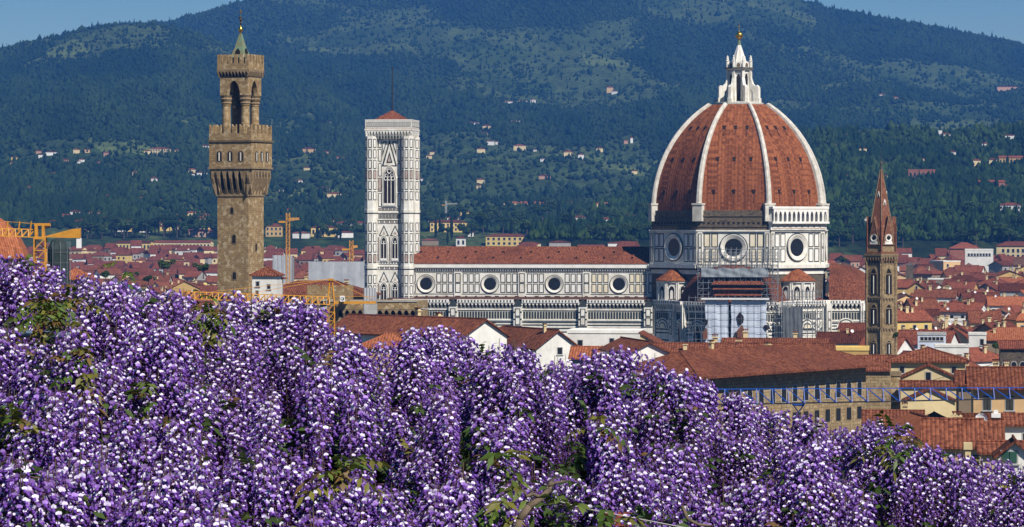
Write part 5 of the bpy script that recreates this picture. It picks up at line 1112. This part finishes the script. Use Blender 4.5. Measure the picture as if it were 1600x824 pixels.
VIL = [(846, 328, 118, 10, 'w_cream', 'very long hillside barracks with bright red roof over the nave', 'hip', 'tile_orange', 26, 1), (957, 328, 58, 9, 'w_cream', 'shorter half of the long red roofed hillside building', 'hip', 'tile_orange', 12, 1), (1000, 331, 20, 8, 'w_cream'),
       (700, 363, 56, 15, 'w_yellow', 'yellow villa with two rows of windows right of the bell tower', 'hip', 'tile', 9, 2), (792, 387, 66, 15, 'w_yellow', 'bright yellow villa with red roof peeping over the nave', 'hip', 'tile', 8, 2), (720, 388, 15, 13, 'w_white', 'little square white tower with red cap over the nave', 'hip', 'tile', 2, 1),
       (672, 386, 26, 8, 'w_brown'), (906, 350, 24, 10, 'w_white', 'white villa with dark windows among trees left of the dome', 'hip', 'tile', 4, 1), (917, 361, 26, 7, 'w_red'), (958, 366, 54, 9, 'w_pink'), (947, 357, 12, 14, 'w_white'), (970, 387, 40, 6, 'w_white'), (830, 388, 30, 6, 'w_white'), (875, 388, 34, 8, 'w_grey'),
       (208, 395, 55, 12, 'w_yellow', 'long yellow house with arched row of windows left of stone tower', 'gable', 'tile', 10, 1), (285, 393, 90, 11, 'w_cream', 'long cream house with deep eaves and many windows', 'gable', 'tile', 16, 1), (318, 372, 46, 9, 'w_pink', 'long pinkish building under the tree line near the stone tower', 'gable', 'tile', 9, 1),
       (428, 371, 26, 16, 'w_ochre', 'tall ochre house right behind the stone tower', 'hip', 'tile', 4, 2), (505, 371, 38, 14, 'w_yellow', 'pale yellow villa with white shutters between the towers', 'hip', 'tile', 5, 1), (549, 361, 48, 12, 'w_grey', 'long grey building with flat red roof beside the bell tower', 'hip', 'tile', 8, 1), (470, 374, 26, 8, 'w_white'), (540, 373, 24, 8, 'w_white'),
       (1578, 336, 34, 15, 'w_white', 'white villa with loggia and dark roof on the wooded slope', 'hip', 'tile', 5, 2), (1440, 280, 42, 14, 'w_red', 'red castle-like villa halfway up the wooded hill', 'flat', 'w_red', 6, 1), (1446, 270, 10, 10, 'w_red', 'square red tower rising from the castle-like villa', 'flat', 'w_red', 1, 1),
       (1550, 297, 40, 12, 'w_red', 'red brick villa with flat roofs on the right slope', 'gable', 'tile', 5, 1), (1582, 259, 42, 12, 'w_ochre', 'tan terrace of houses high on the wooded hill', 'gable', 'tile', 8, 1), (1552, 261, 13, 11, 'w_cream'), (1526, 260, 12, 9, 'w_cream'), (1358, 357, 14, 16, 'w_white', 'white square villa tower directly behind the brick spire', 'flat', 'w_white', 2, 1), (1345, 361, 22, 5, 'w_white'),
       (1430, 303, 48, 4, 'w_brown'), (1452, 307, 14, 6, 'w_white'), (1508, 327, 30, 7, 'w_white'), (1470, 325, 12, 6, 'w_cream'), (1477, 217, 16, 7, 'w_white'), (1469, 216, 6, 11, 'w_white', 'pale square turret on the crest of the wooded hill', 'flat', 'w_white'), (1298, 214, 14, 5, 'w_white'), (1395, 220, 15, 4, 'w_white'), (1325, 214, 7, 4, 'w_white'), (1578, 217, 18, 5, 'w_white'), (1378, 154, 10, 6, 'w_white'), (1398, 157, 10, 5, 'w_pink'), (1574, 141, 32, 5, 'w_pink'), (1386, 281, 10, 6, 'w_white'), (1404, 282, 8, 4, 'w_white'),
       (50, 264, 10, 4, 'w_white'), (66, 246, 12, 4, 'w_white'), (80, 243, 18, 5, 'w_white'), (60, 240, 8, 4, 'w_pink'), (119, 240, 9, 6, 'w_cream'), (135, 239, 9, 5, 'w_peach'), (101, 254, 14, 4, 'w_pink'), (122, 256, 6, 4, 'w_white'), (249, 242, 30, 9, 'w_cream', 'big cream villa with two rows of windows on the left slope', 'hip', 'tile', 7, 2), (230, 241, 10, 5, 'w_cream'), (279, 240, 14, 5, 'w_cream'),
       (193, 274, 10, 6, 'w_yellow'), (211, 274, 8, 5, 'w_cream'), (177, 265, 7, 4, 'w_white'), (240, 288, 8, 9, 'w_white'), (320, 234, 12, 6, 'w_white'), (300, 277, 14, 5, 'w_white'), (315, 276, 18, 6, 'w_white'), (170, 312, 14, 6, 'w_cream'), (215, 313, 34, 4, 'w_brown'), (242, 316, 20, 4, 'w_cream'), (48, 191, 9, 4, 'w_peach'), (100, 345, 24, 8, 'w_pink'), (117, 340, 15, 9, 'w_white'), (147, 340, 22, 7, 'w_white'), (165, 346, 16, 6, 'w_cream'), (85, 352, 18, 6, 'w_pink'), (125, 352, 26, 6, 'w_brown'), (205, 352, 16, 6, 'w_pink'), (310, 350, 22, 9, 'w_pink'), (285, 352, 12, 7, 'w_cream'),
       (482, 241, 20, 8, 'w_peach'), (507, 242, 13, 5, 'w_pink'), (467, 287, 11, 5, 'w_white'), (506, 299, 18, 5, 'w_brown'), (522, 311, 22, 8, 'w_cream'), (455, 322, 9, 5, 'w_white'), (440, 301, 8, 4, 'w_white'), (514, 194, 6, 3, 'w_white'),
       (738, 197, 21, 5, 'w_white'), (760, 204, 12, 7, 'w_cream'), (764, 227, 15, 6, 'w_white'), (777, 226, 6, 4, 'w_white'), (806, 195, 15, 6, 'w_white'), (812, 236, 19, 8, 'w_cream'), (835, 237, 6, 3, 'w_white'), (795, 163, 16, 4, 'w_white'), (815, 162, 18, 4, 'w_white'), (833, 161, 8, 5, 'w_white'), (953, 145, 10, 8, 'w_peach'), (960, 147, 9, 4, 'w_white'), (888, 246, 14, 8, 'w_cream'), (908, 249, 9, 7, 'w_white'), (937, 238, 10, 6, 'w_cream'), (978, 225, 6, 5, 'w_pink'), (987, 224, 4, 8, 'w_white'), (851, 280, 18, 5, 'w_pink'), (757, 212, 10, 4, 'w_brown')]
for a, b, y0, y1, n in ((82, 335, 338, 364, 26), (425, 570, 330, 372, 12), (660, 1010, 335, 372, 14), (1295, 1600, 225, 330, 24), (430, 1000, 230, 300, 12), (20, 320, 235, 300, 10)):
    for i in range(n):
        x, y = rh.uniform(a, b), rh.uniform(y0, y1)
        if not 326 < x < 426: VIL.append((x, y, rh.uniform(8, 22 if y > 330 else 15), rh.uniform(4, 8 if y > 330 else 6), rh.choice(['w_white', 'w_cream', 'w_cream', 'w_pink', 'w_yellow'])))
for v_ in VIL: villa(*v_)
# ---- trees that can be told apart
thin_crane(697, 314, 3150, 18, 'tiny pale crane far behind the nave roof', 'concrete', Z(333, 3150))
M['leaf'] = tint_mat('tree_foliage', .9, .15, .05, .25); M['bark'] = mat('bark', (.09, .065, .045), .3, 3.)
def crown(kind, seed):
    r = np.random.default_rng(seed); n = {'round': 420, 'cypress': 260, 'pine': 300}[kind]
    if kind == 'round': lob = r.normal(0, 1, (7, 3))*np.array([2.2, 2.2, 1.7]); d = r.normal(0, 1, (n, 3)); d /= np.linalg.norm(d, axis=1)[:, None]; c = lob[r.integers(0, 7, n)]+d*(r.uniform(.35, 1, n)**.5)[:, None]*np.array([2.2, 2.2, 1.9]); c[:, 2] += 7.6; s = r.uniform(.35, .8, n)
    elif kind == 'cypress': z = r.uniform(0, 1, n); rr = 1.25*np.sin(np.clip(z*.92+.08, 0, 1)*math.pi)**.7*r.uniform(.3, 1, n); a = r.uniform(0, 6.28, n); c = np.stack([rr*np.cos(a), rr*np.sin(a), 1.2+z*13.5], 1); s = r.uniform(.25, .5, n)
    else: a = r.uniform(0, 6.28, n); rr = 5*r.uniform(0, 1, n)**.5; c = np.stack([rr*np.cos(a), rr*np.sin(a), 10.5+1.5*(1-(rr/5)**2)+r.normal(0, .4, n)], 1); s = r.uniform(.3, .7, n)
    k = r.uniform(0, 1, n)[:, None]; dk, pl = {'round': ((.018, .038, .012), (.06, .095, .024)), 'cypress': ((.008, .02, .009), (.02, .036, .014)), 'pine': ((.014, .032, .012), (.035, .06, .02))}[kind]
    return specks(c, s, s*{'cypress': 1.7}.get(kind, .8), np.array(dk)*(1-k)+np.array(pl)*k, 'crown', [M['leaf']])
def trunk(kind, seed):
    r = random.Random(seed); b = MB()
    if kind == 'cypress': b.tube((0,0,-1),(0,0,6),.3,0,6,.15)
    else:
        top = 5.5 if kind == 'round' else 10; b.tube((0,0,-1),(.2,0,top),.45,0,7,.26)
        for i in range(5): a = r.uniform(0, 6.28); b.tube((.2,0,top-.6*r.random()),(2.6*math.cos(a),2.6*math.sin(a),top+2.6),.18,0,5,.06)
    o = b.build('trunk', M['bark']); me = o.data; bpy.data.objects.remove(o); return me
TREES = {(k, s): (crown(k, s), trunk(k, s)) for k in ('round', 'cypress', 'pine') for s in range(4)}
TW = {'round': ('tree', 'bushy green tree'), 'cypress': ('cypress_tree', 'slim dark cypress'), 'pine': ('pine_tree', 'flat dark pine')}
def tree(px, pos, hpx, kind, lab, grp):
    cr, tr = TREES[(kind, rh.randrange(4))]; hm = {'round': 12.6, 'cypress': 15.5, 'pine': 12.6}[kind]; s = hpx/F*pos[1]/hm
    t = thing(TW[kind][0], None, 'tree', pos, rh.uniform(0, 6.28), grp); t.scale = (s*rh.uniform(.85, 1.2), s*rh.uniform(.85, 1.2), s)
    link('crown', cr, t); link('trunk', tr, t); REPEATS.append((t, '%s %s %s' % (TW[kind][1], lab, where(px)), px, 0)); return t
for px in np.arange(128, 345, 5.5): q = at_row(px+rh.uniform(-3, 3), rh.uniform(366, 376)); tree(px, q, rh.uniform(20, 34), rh.choices(['cypress', 'round', 'pine'], [4, 5, 1])[0], 'in the tree belt', 'trees under the hills')
for px in np.arange(415, 575, 9): q = at_row(px, rh.uniform(352, 380)); tree(px, q, rh.uniform(16, 28), rh.choices(['cypress', 'round'], [2, 5])[0], 'in the tree belt', 'trees under the hills')
for px in np.arange(656, 1016, 6.2): q = at_row(px, rh.uniform(340, 389)); tree(px, q, rh.uniform(18, 38), rh.choices(['cypress', 'round', 'pine'], [3, 6, 1])[0], 'in the park', 'trees under the hills')
for px in np.arange(1296, 1620, 5.2): q = at_row(px, rh.uniform(330, 389)); tree(px, q, rh.uniform(18, 38), rh.choices(['cypress', 'round', 'pine'], [3, 6, 1])[0], 'under the wooded hill', 'trees under the hills')
for px, py, hpx, Y in ((256, 432, 30, 1330), (318, 434, 26, 1300), (232, 446, 20, 1290), (215, 436, 14, 1400), (165, 440, 20, 1250), (1400, 533, 16, 800), (1556, 552, 18, 735), (1446, 556, 14, 728), (1318, 415, 16, 1900)):
    tree(px, Vector((X(px, Y), Y, Z(py, Y))), hpx, 'round', 'between town roofs', 'trees among the roofs')
# ================================================================== the wisteria in front
wr = np.random.default_rng(21)
def floret(r, s, open_, pw):
    """one flower: pale upright banner, violet wings and keel below it, thin stalk; local +x points away from the raceme"""
    q = lambda a: a+r.normal(0, .035, 3)
    ban = np.array([q((.22, 0, .02)), q((.42, -.46, .16)), q((.24, -.48, .46)), q((.02, 0, .66)), q((.20, .46, .50)), q((.40, .50, .18)), q((.06, 0, .36))])
    bf = [(0, 1, 6), (1, 2, 6), (2, 3, 6), (3, 4, 6), (4, 5, 6), (5, 0, 6)]
    k = np.array([q((.05, 0, .05)), q((.55, -.36, -.16)), q((.55, .36, -.16)), q((.66, 0, .14)), q((1.15, 0, -.50)), q((.5, 0, -.50))])
    kf = [(0, 1, 3), (0, 3, 2), (1, 4, 3), (3, 4, 2), (0, 5, 1), (0, 2, 5), (1, 5, 4), (5, 2, 4)]
    v = np.concatenate([ban*np.array([1, open_, open_]), k]); f = bf+[tuple(i+7 for i in t) for t in kf]
    h = r.uniform(0, 1); wht = np.array([.72, .63, .86])*(1-h)+np.array([.84, .81, .90])*h; pur = np.array([.098, .030, .25])*(1-h)+np.array([.185, .072, .40])*h
    if r.uniform() > pw: wht = np.array([.33, .19, .53])*r.uniform(.5, 1.35)
    c = np.concatenate([np.tile(wht, (7, 1)), np.tile(pur, (6, 1))]); c[0] = pur*1.2; c[6] = wht*.92
    return v*s, f, c
def raceme(seed, fresh=1.):
    """hanging flower cluster: stalk, florets in a spiral that get smaller and tighter towards the tip"""
    r = np.random.default_rng(seed); L = r.uniform(.26, .42); n = int(L*235); V, Fc, C = [], [], []; nv = 0
    bend = r.normal(0, .02, 2)
    for i in range(n):
        t = (i+.3)/n; a = i*2.39996+r.normal(0, .14); rad = (.029*(1-t**1.5)+.006)*r.uniform(.75, 1.15); s = (.0178*(1-.6*t**1.5))*r.uniform(.85, 1.15); op = 1.0 if t < .45 else max(.45, 1-(t-.45)*1.3)
        v, f, c = floret(r, s, op, (.66 if t < .45 else max(.07, .66-(t-.45)*1.5))*fresh); tl = r.normal(.1, .14); ct, st = math.cos(tl), math.sin(tl)
        v = np.stack([v[:, 0]*ct+v[:, 2]*st, v[:, 1], -v[:, 0]*st+v[:, 2]*ct], 1); v[:, 0] += rad
        ca, sa = math.cos(a), math.sin(a); v = np.stack([v[:, 0]*ca-v[:, 1]*sa, v[:, 0]*sa+v[:, 1]*ca, v[:, 2]], 1)
        ax = np.array([bend[0]*t*t, bend[1]*t*t, -L*t]); v += ax
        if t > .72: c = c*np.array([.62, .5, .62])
        st_ = np.array([ax+(0, 0, .008), ax+(0, 0, .004)+np.array([ca, sa, 0])*rad, ax+(0, 0, .0065)+np.array([ca, sa, 0])*rad+np.array([-sa, ca, 0])*.001])
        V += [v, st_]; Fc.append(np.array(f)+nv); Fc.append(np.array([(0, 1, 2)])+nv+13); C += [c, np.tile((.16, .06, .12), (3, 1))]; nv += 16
    for i in range(6):   # the stalk itself
        t0, t1 = i/6, (i+1)/6; p = lambda t, k: np.array([bend[0]*t*t+.0016*math.cos(k*2.1), bend[1]*t*t+.0016*math.sin(k*2.1), .03-(L+.03)*t])
        V.append(np.array([p(t0, k) for k in range(3)]+[p(t1, k) for k in range(3)])); Fc.append(np.array([(0,1,4),(0,4,3),(1,2,5),(1,5,4),(2,0,3),(2,3,5)])+nv); C.append(np.tile((.14, .10, .07), (6, 1))); nv += 6
    return np.concatenate(V), np.concatenate(Fc), np.concatenate(C)
M['petal'] = tint_mat('wisteria_petal', .6, .16, .2)
M['vine_leaf'] = tint_mat('wisteria_leaf', .5, .3, .3)
M['vine_bark'] = mat('vine_bark', (.16, .12, .085), .4, 14., rough=.9, bump=.01)
M['twig_core'] = mat('dark_twig_core', (.020, .017, .010), .5, 9.)  # near-black twig colour, the shade inside the mounds is put into it
RAC = [raceme(s, (1.1, 1, .9, .75, .6, 1, .9, .5, 1.1, .35)[s]) for s in range(10)]
RAC_ME = [raw_mesh('flower_cluster', v.astype(np.float32), f3=f, cols=c, mats=[M['petal']]) for v, f, c in RAC]
# mounds of blossom: (centre column, top row, distance, half width, height) in photo units at that distance
MOUNDS = []
mr = random.Random(5)
x = -240.
while x < 1840: hw = mr.uniform(48, 85); MOUNDS.append((x, top_at(x)+mr.uniform(9, 20), mr.uniform(15.5, 18.5), hw, 150)); x += hw*.8
x = -240.
while x < 1840:
    hw = mr.uniform(75, 125); y = top_at(x)+mr.uniform(85, 170)
    if y < 800: MOUNDS.append((x, y, mr.uniform(13.2, 14.8), hw, 150))
    x += hw*1.15
for b0, b1, Ya, Yb in ((205, 300, 11.4, 12.9), (325, 400, 9.9, 10.9)):
    x = -250+mr.uniform(0, 60)
    while x < 1850:
        hw = mr.uniform(90, 150); y = top_at(x)+mr.uniform(b0, b1)
        if y < 815: MOUNDS.append((x, y, mr.uniform(Ya, Yb), hw, 160))
        x += hw*1.15
HOLLOWS = [(895, 775, 48, 36), (830, 745, 22, 50), (520, 690, 26, 36), (95, 640, 20, 40), (250, 480, 10, 20), (330, 560, 16, 50), (690, 800, 20, 25), (1000, 620, 14, 24), (1480, 640, 20, 12), (545, 600, 14, 34), (600, 560, 12, 26), (55, 520, 26, 26)]
def hollow(px, py): return any(((px-a)/c)**2+((py-b)/d)**2 < 1 for a, b, c, d in HOLLOWS)
POS = []          # raceme anchor points: position, mound
LEAFP = []
for (cx, ty, Y, hw, hh) in MOUNDS:
    a = hw/F*Y; c = hh/F*Y*1.15; C0 = np.array([X(cx, Y), Y, Z(ty, Y)-c*.98]); n = int(hw*.68)
    for _ in range(n):
        th = wr.uniform(.3, 1.0)*math.pi/2; ph = wr.uniform(-1.0, 1.0)*math.pi*.62      # elevation and bearing (0 = towards the terrace)
        nrm = np.array([math.cos(th)*math.sin(ph), -math.cos(th)*math.cos(ph), math.sin(th)]); k = wr.uniform(.86, 1.04)*(1+.1*math.sin(ph*5+cx)+.07*math.sin(th*6+ty))
        p = C0+nrm*np.array([a, a*.9, c])*k
        px = 800+p[0]/p[1]*F; py = HY-(p[2]-ZC)*F/p[1]
        if (Y < 15 and hollow(px, py+45)) or px < -260 or px > 1860 or Y < 15 and fnoise(np.array([px/46.]), np.array([py/190.+Y]), 77, 2)[0] < .37 or py > 860: continue
        if py < top_at(px)+8+wr.normal(0, 3): continue
        (POS if wr.uniform() > .025 else LEAFP).append((p, nrm))
POS.sort(key=lambda q: q[0][1])
def vine():
    t = thing('wisteria', 'huge wisteria covered in hanging purple and white flower clusters', 'wisteria', (0, 13, 48.2))
    o0 = Vector((0, 13, 48.2)); singles, rest = [], []
    for i, (p, nrm) in enumerate(POS):
        k = int(wr.integers(0, 10)); rz = wr.uniform(0, 6.283); s = wr.uniform(.8, 1.2); tx, ty = wr.normal(0, .06)-nrm[1]*.05, wr.normal(0, .06)+nrm[0]*.05
        p = p+np.array([0, 0, .05])
        px, py = 800+p[0]/p[1]*F, HY-(p[2]-ZC)*F/p[1]
        (singles if len(singles) < 100 and 20 < px < 1580 and py < 800 and i % 3 == 0 else rest).append((k, p, Euler((tx, ty, rz)).to_matrix(), s))
    for k, p, m, s in singles:
        o = link('flower_cluster', RAC_ME[k], t, Vector(p)-o0); o.rotation_euler = m.to_euler(); o.scale = (s, s, s)
    V, Fc, C, nv = [], [], [], 0
    for k, p, m, s in rest:
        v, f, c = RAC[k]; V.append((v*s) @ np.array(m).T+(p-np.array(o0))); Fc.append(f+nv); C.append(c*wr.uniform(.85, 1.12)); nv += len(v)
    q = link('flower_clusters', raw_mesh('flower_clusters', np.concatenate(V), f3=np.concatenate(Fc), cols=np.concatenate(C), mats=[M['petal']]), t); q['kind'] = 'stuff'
    # leaves: sprigs of narrow leaflets, fresh green to bronze
    V, Fc, C, nv = [], [], [], 0
    def sprig(p, d, L, col, n=9, w=.016):
        nonlocal nv
        d = d/np.linalg.norm(d); sd = np.cross(d, (0, 0, 1.)); sd /= np.linalg.norm(sd)+1e-6; up = np.cross(sd, d)
        for i in range(n):
            tt = (i//2+1)/(n//2+1); side = 0 if i == n-1 else (1 if i % 2 else -1)
            b = p+d*L*tt-np.array([0, 0, .25*L*tt*tt]); ld = d*.5+sd*side*.9-up*wr.uniform(.1, .7); ld /= np.linalg.norm(ld); ll = L*.42*wr.uniform(.7, 1.1); ws = np.cross(ld, up+wr.normal(0, .4, 3)); ws /= np.linalg.norm(ws)+1e-6
            mid = b+ld*ll*.45; tip = b+ld*ll-np.array([0, 0, ll*.18]); V.append(np.array([b, mid+ws*w*.6, tip, mid-ws*w*.6, mid-up*.003])); Fc.append(np.array([(0,1,4),(1,2,4),(2,3,4),(3,0,4)])+nv); nv += 5; C.append(np.tile(col*wr.uniform(.7, 1.25), (5, 1)))
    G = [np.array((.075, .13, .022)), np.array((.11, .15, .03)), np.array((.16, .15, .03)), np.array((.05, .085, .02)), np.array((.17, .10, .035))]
    for p, nrm in LEAFP:
        for _ in range(2): sprig(p, nrm+wr.normal(0, .5, 3), wr.uniform(.07, .13), G[int(wr.integers(0, 5))])
    for px, py, Y, n in ((90, 490, 15.0, 16), (75, 470, 15.2, 10), (15, 530, 14.5, 14), (5, 555, 14.2, 8), (118, 555, 13.6, 8), (125, 590, 13, 7), (330, 492, 16, 8), (318, 500, 16, 6), (540, 735, 10.6, 8), (548, 722, 10.7, 4), (800, 722, 10.2, 6), (885, 800, 9.9, 5), (950, 815, 9.8, 4), (1395, 690, 15.2, 5), (1388, 700, 15.1, 6), (20, 668, 12, 7), (800, 790, 9.9, 5), (185, 425, 17, 3), (112, 470, 15.2, 8), (100, 508, 14.8, 10), (310, 470, 16.5, 4), (1412, 697, 15, 4), (235, 610, 12.8, 4), (935, 662, 13, 4), (60, 505, 14.8, 10)):
        for _ in range(n): sprig(np.array(P(px+wr.normal(0, 9), py+wr.normal(0, 9), Y-.15)), np.array([wr.normal(0, .6), -.8, wr.normal(.1, .5)]), wr.uniform(.08, .15), G[int(wr.choice([0, 1, 2, 4] if py < 760 else [0, 1, 2]))])
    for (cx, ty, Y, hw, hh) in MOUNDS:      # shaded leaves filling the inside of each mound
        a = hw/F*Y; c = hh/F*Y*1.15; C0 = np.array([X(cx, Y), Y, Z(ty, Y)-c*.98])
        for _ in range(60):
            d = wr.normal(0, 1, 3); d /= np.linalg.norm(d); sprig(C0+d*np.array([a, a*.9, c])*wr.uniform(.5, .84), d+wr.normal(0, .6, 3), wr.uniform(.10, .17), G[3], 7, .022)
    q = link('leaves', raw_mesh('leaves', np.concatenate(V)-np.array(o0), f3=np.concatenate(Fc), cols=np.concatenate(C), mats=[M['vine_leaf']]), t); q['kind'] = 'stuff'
    # twig-coloured cores added under the blossom to block light; stems to the ground
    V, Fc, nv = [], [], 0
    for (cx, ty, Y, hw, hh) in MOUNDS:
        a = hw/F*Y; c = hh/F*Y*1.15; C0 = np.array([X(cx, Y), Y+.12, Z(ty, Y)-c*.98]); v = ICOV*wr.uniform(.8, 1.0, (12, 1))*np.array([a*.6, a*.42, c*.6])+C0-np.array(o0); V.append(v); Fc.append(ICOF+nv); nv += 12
    q = link('dark_core', raw_mesh('dark_core', np.concatenate(V), f3=np.concatenate(Fc), mats=[M['twig_core']]), t); q['kind'] = 'stuff'
    def stem(pts, r0, r1):
        b = MB(Matrix.Translation(-o0))
        for i in range(len(pts)-1): b.tube(pts[i], pts[i+1], r0+(r1-r0)*i/(len(pts)-1), 0, 8, r0+(r1-r0)*(i+1)/(len(pts)-1))
        b.build('branch', M['vine_bark'], t, smooth=True)
    stem([P(806, 840, 9.7), P(812, 812, 9.7), P(826, 792, 9.72), P(846, 778, 9.75), P(856, 768, 9.8), P(862, 752, 10.1)], .012, .008)
    stem([P(846, 778, 9.75), P(832, 772, 9.72), P(822, 776, 9.7), P(818, 766, 9.7)], .006, .003); stem([P(856, 760, 9.8), P(866, 755, 9.8), P(884, 752, 9.85)], .005, .003)
    stem([P(1066, 792, 9.9), P(1075, 812, 9.85), P(1092, 820, 9.85), P(1110, 822, 9.9)], .006, .004)
    stem([P(0, 782, 10.2), P(12, 790, 10.1), P(24, 792, 10.1)], .005, .003); stem([P(12, 745, 10.2), P(18, 780, 10.1)], .004, .003)
    for px, Y in ((200, 14), (620, 15), (1400, 14.5)):
        g = Vector((X(px, Y), Y, 48.2)); up = P(px+20, top_at(px)+260, Y); stem([g, g.lerp(up, .35)+Vector((.08, .05, 0)), g.lerp(up, .7)+Vector((-.06, .02, 0)), up], .06, .035)
    # sprays of single racemes breaking the skyline
vine()
def pergola():
    t = thing('pergola', 'blue grey metal tube of the pergola glimpsed between blossoms and leaves', 'pergola', (0, 15.2, 48.2)); o0 = Vector((0, 15.2, 48.2))
    b = MB(Matrix.Translation(-o0)); b.tube(P(-80, 519, 15.25), P(106, 524, 14.55), .016, 0, 10); b.build('top_rail', mat('blue_grey_paint', (.12, .17, .26), .1, 3., rough=.45, spec=.4), t, smooth=True)
    for px, py, Y in ((-75, 519, 15.2), (400, 730, 15.5), (1500, 800, 15.5)):
        g = Vector((X(px, Y), Y, 48.2)); b = MB(Matrix.Translation(-o0)); b.tube(g, P(px, py+30, Y), .02, 0, 8); b.build('post', M['iron'], t)
    b = MB(Matrix.Translation(-o0)); b.tube(P(862, 780, 9.78), P(905, 793, 9.9), .0016, 0, 5); b.tube(P(905, 793, 9.9), P(1200, 850, 10.6), .0016, 0, 5); b.build('wire', M['concrete'], t)
pergola()
def pot():
    t = thing('terracotta_pot', 'red clay pot half hidden in shade under the flower clusters', 'pot', P(968, 880, 12.4)); q = 1/F*12
    b = MB(); b.lathe([(16*q, 0), (22*q, 60*q), (24*q, 62*q), (24*q, 80*q), (21*q, 80*q), (18*q, 40*q), (0, 40*q)], 18); b.build('pot_body', mat('clay', (.30, .075, .035), .4, 20.), t, smooth=False)
    b = MB(); b.box(-30*q, -.1, -(t.location.z-48.2), 30*q, .1, 0); b.build('stand', M['vine_bark'], t)
pot()
settle_labels()
